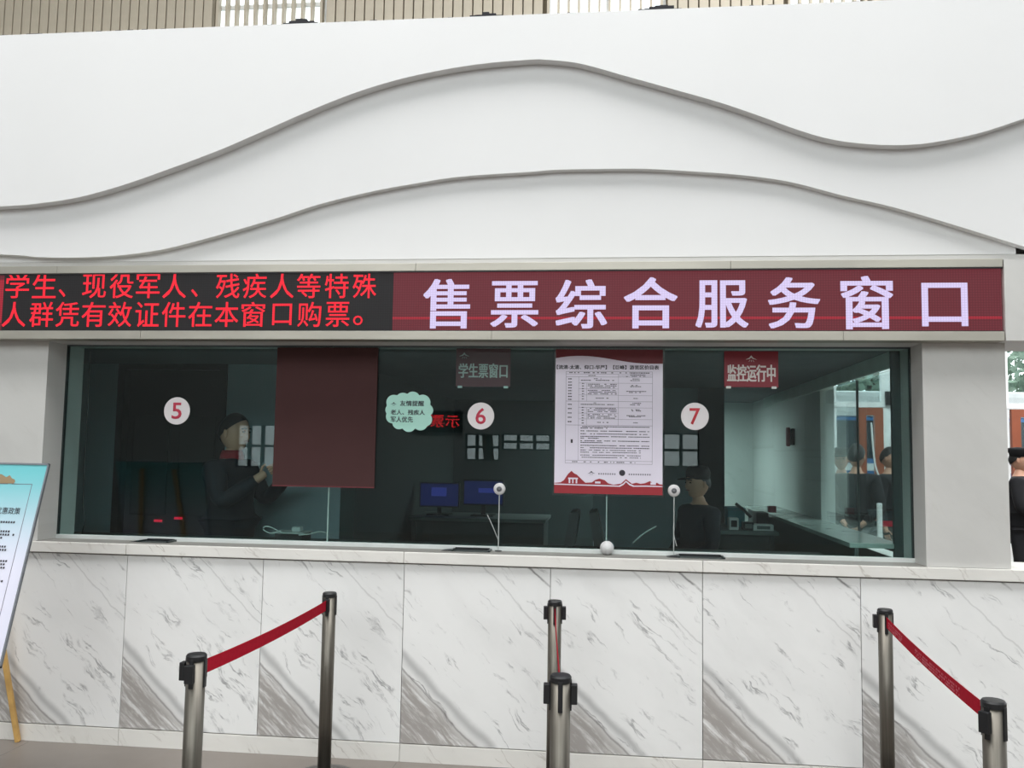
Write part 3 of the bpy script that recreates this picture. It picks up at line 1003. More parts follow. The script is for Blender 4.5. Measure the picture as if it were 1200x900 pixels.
hline(.10, .905, .172); hline(.59, .905, .184)
for v in (.235, .32, .405, .485): hline(.59, .905, v)
for v in (.235, .275, .318, .405, .445, .485): hline(.22, .59, v)
vline(.10, .155, .792, .0014); vline(.905, .155, .792, .0014)
vline(.22, .192, .772); vline(.59, .172, .528); vline(.295, .235, .362); vline(.295, .405, .528)
link('table_lines', tb, M_INK2, po)
tr = bmesh.new()
rp = random.Random(3)
def printrow(u0, u1, v, h=.0042, dens=.8):
    u = u0
    while u < u1:
        wv = .009 + rp.random() * .012
        if rp.random() < dens:
            a = U(u, v); b = U(min(u + wv, u1), v)
            bbox(a[0], b[0] , YP - .0008, YP, a[1] - h / 2 * (.6 + rp.random() * .4), a[1] + h / 2, 0, tr)
        u += wv + .003
printrow(.13, .88, .163, .005, .7); printrow(.31, .38, .183)
printrow(.7, .84, .178, .004); printrow(.66, .84, .188, .003, .6)
for base in (0, .168):
    printrow(.36, .43, .205 + base); printrow(.24, .55, .216 + base); printrow(.72, .8, .205 + base); printrow(.70, .79, .216 + base)
    for v in (.243, .254, .266, .286, .298, .310): printrow(.305, .575, v + base)
    printrow(.38, .5, .34 + base); printrow(.73, .77, .34 + base)
    printrow(.71, .79, .25 + base); printrow(.70, .80, .258 + base); printrow(.65, .85, .291 + base); printrow(.69, .80, .299 + base)
for v in (.207, .23, .25, .27, .29, .31, .33, .35, .385, .415, .445, .475, .505): printrow(.12, .155, v, .006, 1)
for k in range(7):
    printrow(.25, .27, .238 + k * .018, .005, 1); printrow(.25, .27, .406 + k * .018, .005, 1)
for v in (.538, .548, .568, .588, .606, .618, .636, .648, .668, .684): printrow(.24, .88 if v not in (.548, .618, .648) else .36 + .2 * rp.random(), v * 1.0 + .03 * 0, .0045, .88)
for v in (.70, .715, .735, .75): printrow(.24, .8, v, .004, .85)
printrow(.12, .75, .782, .005, .6)
printrow(.15, .17, .64, .02, 1)
link('small_print', tr, M_INK, po)['kind'] = 'stuff'
logo(po, U(.345, .855)[0], U(.345, .862)[1], .04, YP, M_INK)
cxp, czp = U(.63, .853)
link('round_emblem', lathe([(.0, 0), (.016, 0), (.016, -.001), (0, -.001)], (cxp, YP, czp), 'Y', 20), M_INK, po)
l2 = bmesh.new()
for (u0, u1) in ((.41, .56), (.69, .885)):
    u = u0
    while u < u1:
        a = U(u, .862)
        bbox(a[0], a[0] + .0065, YP - .0008, YP, a[1] - .004, a[1] + .004, 0, l2)
        u += .021
link('small_print', l2, M_INK2, po)['kind'] = 'stuff'
mt = [(0, 1), (1, 1), (1, .928), (.97, .925), (.95, .915), (.92, .925), (.885, .905), (.84, .92), (.80, .925), (.76, .918), (.72, .926), (.665, .895), (.62, .926), (.55, .935), (.50, .925), (.47, .905), (.42, .895), (.38, .905), (.35, .922), (.29, .925), (.26, .905), (.21, .87), (.185, .862), (.16, .845), (.13, .865), (.09, .91), (.06, .925), (0, .93)]
link('mountain_border', prism_y([U(a, b) for a, b in mt], YP - .001, YP), M_REDPRINT, po)
wl = [(0, .934), (.2, .937), (.45, .938), (.60, .940), (.64, .925), (.665, .905), (.7, .925), (.74, .938), (.85, .936), (1, .938), (1, .944), (.84, .944), (.73, .946), (.695, .935), (.665, .915), (.645, .933), (.61, .948), (.4, .946), (.2, .944), (0, .942)]
link('mountain_line', prism_y([U(a, b) for a, b in wl], YP - .0018, YP - .001), M_PAPER, po)
gt = bmesh.new()
for (a, b, c, e) in ((.13, .22, .892, .902), (.135, .15, .9, .93), (.168, .18, .9, .93), (.2, .215, .9, .93), (.38, .43, .915, .928), (.89, .94, .915, .93)):
    p1 = U(a, c); p2 = U(b, e)
    bbox(p1[0], p2[0], YP - .0018, YP - .001, p2[1], p1[1], 0, gt)
link('gate_picture', gt, M_PAPER, po)['kind'] = 'stuff'

# hanging signs
def hang_sign(x0, x1, z0, z1, y, text, m, mtxt, label, tz0, tz1, lx):
    t = thing('hanging_sign', label, 'sign', ((x0 + x1) / 2, y, z0))
    box('plate', x0, x1, y - .006, y, z0, z1, m, t, .001)
    box('acrylic_edge', x0 - .004, x1 + .004, y - .004, y - .001, z0 - .006, z0, M_ACRYL, t)
    text_on_y('lettering', text, x0 + (x1 - x0) * .05, x1 - (x1 - x0) * .05, tz0, tz1, y - .0065, mtxt, t, 0, .001, wx=.022, wz=.01)
    logo(t, lx, z1 - .045, .06, y - .0065, mtxt)
    for s in (.08, .92):
        X = x0 + (x1 - x0) * s
        box('clip', X - .012, X + .012, y - .008, y + .002, z0 - .008, z0 + .004, M_CHANNEL, t)
    return t
p = PY(848.5, 412, FY); q = PY(912, 454, FY)
hang_sign(p.x, q.x, q.z, 2.128, FY, '监控运行中', M_SIGNRED, M_SIGNTXT, 'bright maroon hanging sign with five pale characters, upper right of disc seven', PY(880, 447.5, FY).z, PY(880, 427.5, FY).z, (p.x + q.x) / 2)
IY = GY + .055
p = PY(535, 411, IY); q = PY(598, 453.5, IY)
hang_sign(p.x, q.x, q.z, 2.145, IY, '学生票窗口', M_SIGNDARK, M_SIGNTXT, 'dull maroon hanging sign behind the glass, above disc six', PY(565, 443, IY).z, PY(565, 426, IY).z, p.x + (q.x - p.x) * .15)

# cloud card
c0 = PY(479.5, 483.5, FY)
sc_ = 1 / 218.
cl = thing('cloud_notice', 'mint green cloud-shaped notice card on the glass left of disc six', 'notice', (c0.x, FY, c0.z - .09))
def cloud_poly(k=1.):
    pts = []
    N_ = 120
    lobes = [(-19, 12, 9), (-8, 14, 9.5), (4, 16, 9), (16, 12, 9.5), (22, 3, 7), (20, -8, 8), (14, -12, 9), (0, -14, 9), (-12, -12, 8), (-20, -5, 8), (-22, 3, 7), (0, 0, 15), (-10, 0, 12), (11, 0, 12)]
    for i in range(N_):
        a = 2 * pi * i / N_
        dx_, dz_ = cos(a), sin(a)
        best = 0
        for (lx, lz, lr) in lobes:
            b = lx * dx_ + lz * dz_
            disc = b * b - (lx * lx + lz * lz - (lr * k) ** 2)
            if disc > 0: best = max(best, b + math.sqrt(disc))
        pts.append((c0.x + dx_ * best * sc_, c0.z + dz_ * best * sc_))
    return pts
link('card', prism_y(cloud_poly(), FY - .002, FY), M_MINT, cl)
def pxz(px, py): q = PY(px, py, FY); return q.x, q.z
for (s, a, b, c, e) in (('友情提醒', 469, 497, 469.5, 476), ('老人、残疾人', 458, 498, 480, 486.5), ('军人优先', 458, 484, 488, 495)):
    x0, z1 = pxz(a, c); x1, z0 = pxz(b, e)
    text_on_y('lettering', s, x0, x1, z0, z1, FY - .0025, M_INK, cl, 0, .0008, wx=.02, wz=.01)['kind'] = 'stuff'
logo(cl, pxz(461.5, 474)[0], pxz(461.5, 474)[1], .035, FY - .0025, M_INK)
# red LED sign on the rear wall of the hall; it shows mirrored in the glass
ax, az1 = refl(487, 484); bx_, az0 = refl(539, 504)
lr = thing('rear_led_sign', 'small red LED sign on the rear wall, seen reflected beside the cloud notice', 'led sign', ((ax + bx_) / 2, RY + .05, az0))
box('casing', ax - .05, bx_ + .05, RY + .0, RY + .06, az0 - .05, az1 + .05, M_BLACK, lr, .01)
M_RED2 = mat('rear_led_red', srgb(80, 0, 0), .5, emit=(1, .02, .03, 1), estr=7.)
text_on_y('lettering', '示票游', ax, bx_, az0 + .05, az1 - .03, RY + .061, M_RED2, lr, .0, .004, flip=True)

# ball and two talk-through speakers
p = PY(711.3, 636, GY - .035)
bl = thing('white_ball', 'small white ball resting on the ledge under the price poster', 'ball', (p.x, GY - .045, 1.056))
bmx = bmesh.new()
bmesh.ops.create_uvsphere(bmx, u_segments=32, v_segments=20, radius=.036)
bmesh.ops.translate(bmx, vec=(p.x, GY - .054, 1.056 + .036), verts=bmx.verts)
link('shell', bmx, M_MIC, bl, smooth=True)
for k in range(3):
    bmt = lathe([(.0355 - k * .0, .0), (.0366, .0012), (.0355, .0024)], (p.x, GY - .054, 1.092), 'Z', 32)
    bmesh.ops.rotate(bmt, cent=(p.x, GY - .054, 1.092), matrix=Matrix.Rotation(radians(25 + k * 60), 3, 'Y'), verts=bmt.verts)
    link('seam', bmt, M_CHANNEL, bl)
def mic(px, py, bx, by, label, seconds):
    y = GY - .045
    c = PY(px, py, y)
    b = PY(bx, by, y)
    t = thing('intercom_speaker', label, 'speaker', (b.x, y, 1.035 if False else 1.056), 'round intercom speakers on thin stems')
    rr = .0315
    link('shell', lathe([(0, .016), (rr * .7, .014), (rr, .006), (rr, -.002), (rr * .86, -.009), (rr * .5, -.011), (0, -.011)], (c.x, y, c.z), 'Y', 32), M_MIC, t, smooth=True)
    link('grille', lathe([(0, -.0112), (rr * .45, -.0112), (rr * .42, -.0135), (0, -.015)], (c.x, y, c.z), 'Y', 24), M_MICG, t, smooth=True)
    for k in range(6):
        a = k * pi / 3
        link('speaker_hole', cyl_bm((c.x + cos(a) * rr * .27, y - .0135, c.z + sin(a) * rr * .27), (c.x + cos(a) * rr * .27, y - .0155, c.z + sin(a) * rr * .27), .0025, seg=8), M_BLACK, t)
    link('stem', tube_bm([(c.x, y, c.z - rr * .8), ((c.x + b.x) / 2, y, (c.z + 1.06) / 2), (b.x, y, 1.058)], .0028), M_CABLE, t)
    link('foot', lathe([(0, 0), (.02, 0), (.018, .006), (0, .008)], (b.x, y, 1.056), 'Z', 16), M_BLACK, t)
    for pts in seconds:
        link('cable', tube_bm(smoothpts(C(pts, y + .01), 4), .002), M_CABLE, t)
mic(585.3, 573, 584, 636, 'white round intercom speaker on a stem at window six', [[(571, 603), (577, 616), (584, 633)]])
mic(789.8, 575, 789.5, 640, 'white round intercom speaker on a stem at window seven', [[(789, 617), (790, 628), (793, 640)]])
tag(link('loose_wire', tube_bm(smoothpts(C([(742, 636), (752, 627), (761, 621), (769, 617)], GY + .2), 4), .0035), M_CABLE), 'short pale wire sticking up behind the glass, between the ball and disc seven', 'wire')

# money trays
def tray(a, b, py, label):
    p = PZ(a, py, 1.056); q = PZ(b, py, 1.056)
    y0, y1 = .02, GY + .16
    t = thing('money_tray', label, 'tray', ((p.x + q.x) / 2, y0 + .03, 1.056), 'dark pass-through trays')
    x0, x1 = p.x, q.x
    box('tray_floor', x0, x1, y0 + .04, GY - .016, 1.056, 1.059, M_TRAY, t)
    box('tray_rim', x0, x0 + .012, y0 + .04, GY - .016, 1.059, 1.067, M_TRAY, t, .002)
    box('tray_rim', x1 - .012, x1, y0 + .04, GY - .016, 1.059, 1.067, M_TRAY, t, .002)
    bm = prism_y([(x0 - .06, 1.0565), (x0, 1.0565), (x0, 1.064)], y0 + .05, GY - .02)
    link('tray_lip', bm, M_BLACK, t)
    box('tray_back', x0 + .012, x1 - .012, GY - .022, GY - .015, 1.059, 1.070, M_BLACK, t)
tray(180, 221, 632, 'dark metal tray on the ledge below disc five')
tray(543, 587, 637, 'dark metal tray on the ledge below disc six')
tray(788, 838, 645, 'dark metal tray on the ledge below disc seven')

# ------------------------------------------------------------------ stanchions
HT = .882
def stanchion(name, label, x, y, rot, blocks=(0, 2)):
    t = thing(name, label, 'stanchion', (x, y, 0), 'crowd-control posts in front of the counter')
    link('pole', lathe([(.0315, .03), (.0315, HT - .02)], (x, y, 0), 'Z', 40), M_POST, t, smooth=False)
    for p_ in t.children[-1].data.polygons: p_.use_smooth = abs(p_.normal.z) < .5
    bs = link('base', lathe([(.157, 0), (.158, .006), (.15, .016), (.1, .028), (.05, .034), (.034, .045), (0, .045)], (x, y, 0), 'Z', 48), M_BASE, t)
    for p_ in bs.data.polygons: p_.use_smooth = abs(p_.normal.z) < .999
    link('cap', lathe([(.0315, HT - .022), (.0338, HT - .02), (.0342, HT - .006), (.030, HT), (0, HT + .001)], (x, y, 0), 'Z', 40), M_BLACK, t)
    for k in range(4):
        a = rot + k * pi / 2
        bm = bbox(-.0075, .0075, -.0355, -.030, HT - .108, HT - .015, .001)
        if k in blocks:
            bbox(-.015, .015, -.053, -.034, HT - .088, HT - .028, .0025, bm)
        bmesh.ops.rotate(bm, cent=(0, 0, 0), matrix=Matrix.Rotation(a, 3, 'Z'), verts=bm.verts)
        bmesh.ops.translate(bm, vec=(x, y, 0), verts=bm.verts)
        link('belt_slot', bm, M_BLACK, t)
    return t
def top(px, py):
    return PZ(px, py, HT)
LB = top(386.5, 694); LF = top(230.5, 766); CB = top(650.3, 703.5); CF = top(657, 790.5); RB = top(1037, 713.5); RF = top(1164, 820)
def ang(a, b): return math.atan2(b.x - a.x, -(b.y - a.y))     # rotation so slot 0 (facing -Y) looks from a to b
s1 = stanchion('stanchion', 'steel post with black head near the wall, at the far end of the left belt', LB.x, LB.y, ang(LB, LF), (0,))
s2 = stanchion('stanchion', 'steel post with black head nearest on the left, lower end of the plain red belt', LF.x, LF.y, ang(LF, LB), (0, 1, 2))
s3 = stanchion('stanchion', 'steel post half hidden behind the centre post, close to the wall', CB.x, CB.y, ang(CB, CF), (1, 3))
s4 = stanchion('stanchion', 'nearest centre steel post with black clips on its head', CF.x, CF.y, 0.05, (1, 3))
s5 = stanchion('stanchion', 'steel post on the right near the wall, upper end of the lettered red belt', RB.x, RB.y, ang(RB, RF), (3,))
s6 = stanchion('stanchion', 'steel post at the lower right corner of the picture', RF.x, RF.y, -pi / 4 - .15, (0,))
def belt(a, b, parent, sag=.02, prints=False, z=HT - .056, hw=.024, twist=0.):
    dirv = (b - a); dirv.z = 0; L_ = dirv.length; dirv.normalize()
    nrm = Vector((dirv.y, -dirv.x, 0))
    n_ = 24
    bm = bmesh.new()
    rows_ = []
    for i in range(n_ + 1):
        s = i / n_
        c = a + dirv * (.034 + (L_ - .08) * s)
        zz = z - sag * 4 * s * (1 - s)
        q = []
        for dz_ in (-hw, hw):
            for t_ in (-.0007, .0007):
                q.append(bm.verts.new((c.x + nrm.x * t_, c.y + nrm.y * t_, zz + dz_)))
        rows_.append(q)
    for r0, r1 in zip(rows_, rows_[1:]):
        for (i, j) in ((0, 1), (1, 3), (3, 2), (2, 0)):
            bm.faces.new((r0[i], r0[j], r1[j], r1[i]))
    bm.faces.new((rows_[0][0], rows_[0][1], rows_[0][3], rows_[0][2]))
    bm.faces.new((rows_[-1][0], rows_[-1][1], rows_[-1][3], rows_[-1][2]))
    bmesh.ops.recalc_face_normals(bm, faces=bm.faces)
    o = link('belt', bm, M_BELT, parent)
    if prints:
        bm = bmesh.new()
        rr = random.Random(5)
        for (s0, s1_) in ((.03, .22), (.38, .80)):
            s = s0
            while s < s1_:
                for lv in (-.014, -.004, .007):
                    if rr.random() < .8:
                        c = a + dirv * (.034 + (L_ - .08) * s)
                        zz = z - sag * 4 * s * (1 - s) + lv
                        hh = .0035
                        ww = .003 + rr.random() * .006
                        for sg in (-1, 1):
                            v = [bm.verts.new((c.x + dirv.x * e1 + nrm.x * .001 * sg, c.y + dirv.y * e1 + nrm.y * .001 * sg, zz + e2)) for e1, e2 in ((0, -hh), (ww, -hh), (ww, hh), (0, hh))]
                            bm.faces.new(v)
                s += .016 / L_
        link('belt_print', bm, M_PRINT, parent)['kind'] = 'stuff'
    return o
belt(LB, LF, s1, .012)
belt(CB, CF, s3, .012)
belt(RB, RF, s5, .012, True)

# ------------------------------------------------------------------ poster board on an easel (left edge of the picture)
TH = radians(16)
Ytop = -.62
R0 = PY(58.5, 543.5, Ytop)        # top right corner of the board
ptop = R0
bw, bh = .62, .92
ez = thing('easel_poster', 'pale blue notice board leaning on a yellow wooden easel at the left edge', 'notice board', (R0.x - bw / 2, Ytop - .2, 0))
def E(u, v, dn=0.):
    "u metres left of the right edge, v metres down the board, dn in front of the face"
    return Vector((R0.x - u, R0.y - v * sin(TH) - dn * cos(TH), R0.z - v * cos(TH) + dn * sin(TH)))
def board_mesh(u0, u1, v0, v1, d0, d1):
    bm = bmesh.new()
    vs = [bm.verts.new(E(u, v, dn)) for dn in (d0, d1) for (u, v) in ((u0, v0), (u1, v0), (u1, v1), (u0, v1))]
    for f in ((0, 1, 2, 3), (7, 6, 5, 4), (0, 4, 5, 1), (1, 5, 6, 2), (2, 6, 7, 3), (3, 7, 4, 0)):
        bm.faces.new([vs[i] for i in f])
    bmesh.ops.recalc_face_normals(bm, faces=bm.faces)
    return bm
M_POSTER = gradient_mat('poster_blue_gradient', srgb(100, 182, 188), srgb(214, 214, 230), R0.z - .5, R0.z - .0)
fr = bmesh.new()
for a in ((0, bw, 0, .008), (0, bw, bh - .008, bh), (0, .008, 0, bh), (bw - .008, bw, 0, bh)):
    b_ = board_mesh(a[0], a[1], a[2], a[3], -.006, .006)
    me_ = bpy.data.meshes.new('tmp'); b_.to_mesh(me_); b_.free(); fr.from_mesh(me_); bpy.data.meshes.remove(me_)
link('frame', fr, mat('grey_alloy_frame', srgb(120, 124, 130), .4, metal=.5), ez)
link('sheet', board_mesh(.006, bw - .006, .006, bh - .006, -.004, .002), M_POSTER, ez, origin=(R0.x - bw / 2, Ytop - .2, 0))
def on_board(o_name, bm_src, m):
    return link(o_name, bm_src, m, ez)
kk = bmesh.new()
for a in ((.062, .0645, .10, .80), (.062, .165, .10, .1025), (.185, bw - .06, .10, .1025), (bw - .0645, bw - .062, .10, .80), (.062, bw - .062, .797, .80)):
    b_ = board_mesh(a[0], a[1], a[2], a[3], .0015, .003)
    me_ = bpy.data.meshes.new('tmp'); b_.to_mesh(me_); b_.free(); kk.from_mesh(me_); bpy.data.meshes.remove(me_)
link('border_line', kk, M_INK2, ez)
def board_text(s, u_right, u_left, v0, v1, bold=.01, nm='lettering'):
    me = text_mesh(s, bold)
    bm = bmesh.new(); bm.from_mesh(me)
    xs = [v.co.x for v in bm.verts]; ys = [v.co.y for v in bm.verts]
    ax_, bx2, ay_, by_ = min(xs), max(xs), min(ys), max(ys)
    for v in bm.verts:
        fx = (v.co.x - ax_) / (bx2 - ax_); fy = (v.co.y - ay_) / (by_ - ay_)
        v.co = E(u_left + (u_right - u_left) * fx, v1 + (v0 - v1) * fy, .0035)
    link(nm, bm, M_INK, ez)['kind'] = 'stuff'
board_text('旅游区门票优惠政策', .088, .088 + .0305 * 9, .213, .245, .004, 'title_text')
pr_ = bmesh.new()
rq = random.Random(9)
for v in (.282, .325, .340, .355, .395, .410, .425, .46, .475, .49, .505, .55, .59, .605, .65, .665, .70, .715, .74):
    u = .085 + rq.random() * .035 + (.04 if v in (.355, .425, .505) else 0)
    while u < bw - .085:
        if rq.random() < .93:
            b_ = None
            vs = [pr_.verts.new(E(uu, vv, .0035)) for uu, vv in ((u, v - .0045), (u + .0085, v - .0045), (u + .0085, v + .0045), (u, v + .0045))]
            pr_.faces.new(vs[::-1])
        u += .0125
link('small_print', pr_, M_INK, ez)['kind'] = 'stuff'
# a brown and white picture at the top of the sheet
bm = bmesh.new()
vs = [bm.verts.new(E(u, v, .004)) for u, v in ((.155, .1), (.15, .09), (.155, .08), (.17, .075), (.185, .06), (.20, .07), (.23, .055), (.28, .07), (.28, .1))]
bm.faces.new(vs)
link('rock_picture', bm, mat('rock_print', srgb(140, 120, 90), .6), ez)
# easel legs
fp = PZ(21, 869, 0)
lt = Vector((R0.x - .20, R0.y + .03, R0.z - .02))
def leg(a, b, w=.014):
    bm = bmesh.new()
    a, b = Vector(a), Vector(b)
    d_ = b - a
    mtx = Matrix.Translation((a + b) / 2) @ d_.to_track_quat('Z', 'Y').to_matrix().to_4x4() @ Matrix.Diagonal((w * 2, w * 1.4, d_.length, 1))
    bmesh.ops.create_cube(bm, size=1, matrix=mtx)
    bmesh.ops.bevel(bm, geom=bm.edges[:], offset=.002, segments=1, affect='EDGES')
    link('leg', bm, M_WOODLEG, ez)
leg(PY(-14, 650, fp.y - .06), (fp.x, fp.y, 0), .016)
bl_ = E(.12, bh + .1, -.02); leg(E(.2, .05, -.025), (bl_.x + .03, bl_.y - .1, 0))
leg(E(bw - .2, .05, -.025), (R0.x - bw + .03, bl_.y - .1, 0))
link('ledge', board_mesh(.05, bw - .05, bh, bh + .025, -.02, .04), M_WOODLEG, ez)

# ------------------------------------------------------------------ people
def skin_mesh(verts, edges, root, sub=2):
    bm = bmesh.new()
    lay = bm.verts.layers.skin.verify()
    vs = []
    for i, (co, r) in enumerate(verts):
        v = bm.verts.new(co)
        v[lay].radius = r if isinstance(r, tuple) else (r, r)
        v[lay].use_root = (i == root)
        vs.append(v)
    for a, b in edges:
        bm.edges.new((vs[a], vs[b]))
    me = bpy.data.meshes.new('skin')
    bm.to_mesh(me); bm.free()
    o = bpy.data.objects.new('skin', me)
    COL.objects.link(o)
    md = o.modifiers.new('skin', 'SKIN')
    md.use_smooth_shade = True
    sd = o.modifiers.new('sub', 'SUBSURF')
    sd.levels = sub
    dg = bpy.context.evaluated_depsgraph_get(); dg.update()
    out = bpy.data.meshes.new_from_object(o.evaluated_get(dg))
    bpy.data.objects.remove(o)
    return out

def head_bm(bm, c, s=1., cap=0, hair=False):
    "an egg-shaped head facing -Y with jaw, brow, nose; hair=True gives the scalp shell"
    r = bmesh.ops.create_uvsphere(bm, u_segments=28, v_segments=20, radius=1)
    keep = []
    for v in r['verts']:
        x, y, z = v.co
        wj = 1 - .28 * max(0, -z) ** 1.3
        X = x * .077 * wj
        Y_ = y * .098 * (1 - .12 * max(0, -z)) + (.012 if y > 0 else 0) * (1 - abs(z))
        Z = z * .122
        if y < 0:                     # face
            if abs(x) < .22 and -.35 < z < .05:
                Y_ -= .022 * (1 - abs(x) / .22) * (1 - abs((z + .22) / .28)) if abs((z + .22) / .28) < 1 else 0
            if abs(z - .05) < .14 and .15 < abs(x) < .6: Y_ += .006
            if -.62 > z > -.95 and abs(x) < .35: Y_ -= .010
        if hair:
            k = 1.09
            X, Y_, Z = X * k, Y_ * k + .004, Z * k
        v.co = Vector((X, Y_, Z)) * s + Vector(c)
    if hair:
        for nrm, off in (((0, .75, 1), .026), ((0, 0, 1), -.075)):
            bmesh.ops.bisect_plane(bm, geom=bm.verts[:] + bm.edges[:] + bm.faces[:], plane_co=Vector(c) + Vector((0, 0, off)) * s, plane_no=nrm, clear_inner=True)
    return bm

def person(name, label, loc, heading, sc=1., top_m=None, leg_m=None, headwear='hair', arms='down', collar=None, turn=0., lean=0.):
    t = thing(name, label, 'person', (0, 0, 0))
    P = {}
    V = []; Ed = []
    def add(n, co, r, to=None):
        P[n] = len(V); V.append((Vector(co), r))
        if to is not None: Ed.append((P[to], P[n]))
    add('pelvis', (0, 0, .95), (.125, .1))
    add('waist', (0, 0, 1.08), (.115, .09), 'pelvis')
    add('chest', (0, .0, 1.26), (.135, .105), 'waist')
    add('upper', (0, .005, 1.40), (.12, .085), 'chest')
    add('neck', (0, .01, 1.49), .052, 'upper')
    add('skull', (0, 0, 1.56), .055, 'neck')
    A = {'down': ((.215, .02, 1.14), (.23, -.04, .90)), 'back': ((.235, .06, 1.15), (.10, .13, 1.0)), 'phone': ((.25, -.10, 1.20), (.16, -.30, 1.36)), 'front': ((.23, -.02, 1.14), (.10, -.20, 1.06))}
    for s, n in ((-1, 'r'), (1, 'l')):
        el, wr_ = A[arms if not isinstance(arms, tuple) else arms[0 if s < 0 else 1]]
        add('sh' + n, (s * .17, .01, 1.405), .062, 'upper')
        add('el' + n, (s * el[0], el[1], el[2]), .043, 'sh' + n)
        add('wr' + n, (s * wr_[0], wr_[1], wr_[2]), .029, 'el' + n)
        e_ = Vector((s * el[0], el[1], el[2])); w_ = Vector((s * wr_[0], wr_[1], wr_[2]))
        dd = (w_ - e_).normalized()
        pm_ = w_ + dd * .06
        add('pa' + n, pm_, (.034, .02), 'wr' + n)
        add('hip' + n, (s * .09, 0, .88), .088, 'pelvis')
        add('kn' + n, (s * .10, -.015, .50), .06, 'hip' + n)
        add('an' + n, (s * .105, .02, .09), .04, 'kn' + n)
        add('to' + n, (s * .115, -.13, .035), .034, 'an' + n)
    me = skin_mesh([(v, r) for v, r in V], Ed, 0, 1)
    bm = bmesh.new(); bm.from_mesh(me)
    head_bm(bm, (0, -.012, 1.64))
    for s, n in ((-1, 'r'), (1, 'l')):      # fingers
        e_ = V[P['el' + n]][0]; w_ = V[P['wr' + n]][0]
        dd = (w_ - e_).normalized()
        side = dd.cross(Vector((s * 1., 0, 0)))
        if side.length < .2: side = Vector((0, 1, 0))
        side.normalize()
        curl = dd.cross(side) * -s
        for k, ln in enumerate((.066, .074, .068, .052)):
            b0 = w_ + dd * .075 + side * (-.024 + .016 * k)
            fm = skin_mesh([(b0, .0085), (b0 + dd * ln * .5 + curl * .006, .008), (b0 + dd * ln * .85 + curl * .022, .0065), (b0 + dd * ln + curl * .036, .0055)], [(0, 1), (1, 2), (2, 3)], 0, 1)
            bm.from_mesh(fm)
        b0 = w_ + dd * .03 - side * .022
        fm = skin_mesh([(b0, .0105), (b0 + dd * .03 - side * .024, .009), (b0 + dd * .055 - side * .03 + curl * .01, .0075)], [(0, 1), (1, 2)], 0, 1)
        bm.from_mesh(fm)
        r = bmesh.ops.create_uvsphere(bm, u_segments=10, v_segments=8, radius=.02)   # ears
        for v in r['verts']:
            v.co = Vector((v.co.x * .45 + s * .079, v.co.y * .8 + .008, v.co.z * 1.5 + 1.635))
    body = link('body', bm, M_SKIN, t, origin=(0, 0, 0), smooth=True)
    # clothes
    top_m = top_m or M_BLACKC; leg_m = leg_m or M_BLACKC
    def grow(names, extra, root, hem=None):
        idx = {n: i for i, n in enumerate(names)}
        inv = {v: k for k, v in P.items()}
        vv = []
        for n in names:
            co, r = V[P[n]]
            e_ = extra.get(n, .02)
            r2 = tuple(q + e_ for q in r) if isinstance(r, tuple) else r + e_
            vv.append((co.copy(), r2))
        ee = [(idx[inv[a]], idx[inv[b]]) for a, b in Ed if inv[a] in idx and inv[b] in idx]
        if hem: hem(vv, ee, idx)
        return skin_mesh(vv, ee, idx[root], 2)
    def hem(vv, ee, idx):
        vv.append((Vector((0, 0, .84)), (.15, .125))); ee.append((idx['pelvis'], len(vv) - 1))
        vv.append((Vector((0, .008, 1.475)), (.07, .07))); ee.append((idx['upper'], len(vv) - 1))
    jk = grow(['pelvis', 'waist', 'chest', 'upper', 'shr', 'elr', 'wrr', 'shl', 'ell', 'wrl'], {'pelvis': .035, 'waist': .04, 'chest': .035, 'upper': .03, 'wrr': .014, 'wrl': .014}, 'pelvis', hem)
    link('jacket', jk, top_m, t, origin=(0, 0, 0), smooth=True)
    tr_ = grow(['pelvis', 'hipr', 'knr', 'anr', 'hipl', 'knl', 'anl'], {'pelvis': .02, 'hipr': .022, 'hipl': .022, 'anr': .026, 'anl': .026, 'knr': .025, 'knl': .025}, 'pelvis')
    link('trousers', tr_, leg_m, t, origin=(0, 0, 0), smooth=True)
    for s in (-1, 1):
        bm = bmesh.new()
        r = bmesh.ops.create_uvsphere(bm, u_segments=16, v_segments=10, radius=1)
        for v in r['verts']:
            v.co = Vector((v.co.x * .05 + s * .112, v.co.y * .135 - .06, max(0, v.co.z * .06 + .04 + (.03 if v.co.y > .3 else 0))))
        link('shoe', bm, M_BLACK, t, origin=(0, 0, 0), smooth=True)
        bm = bmesh.new()
        r = bmesh.ops.create_uvsphere(bm, u_segments=10, v_segments=8, radius=.011)
        for v in r['verts']: v.co = Vector((v.co.x * 1.2 + s * .030, v.co.y * .6 - .094, v.co.z * .6 + 1.648))
        link('eye', bm, M_EYE, t, origin=(0, 0, 0), smooth=True)
        link('eyebrow', tube_bm([(s * .014, -.105, 1.668), (s * .032, -.104, 1.672), (s * .05, -.092, 1.666)], .0035, 6), M_HAIR, t, origin=(0, 0, 0))
    link('mouth', tube_bm([(-.022, -.098, 1.588), (0, -.106, 1.590), (.022, -.098, 1.588)], .005, 6), M_LIP, t, origin=(0, 0, 0))
    bm = bmesh.new(); head_bm(bm, (0, -.012, 1.64), 1., hair=True)
    link('hair', bm, M_HAIR, t, origin=(0, 0, 0), smooth=True)
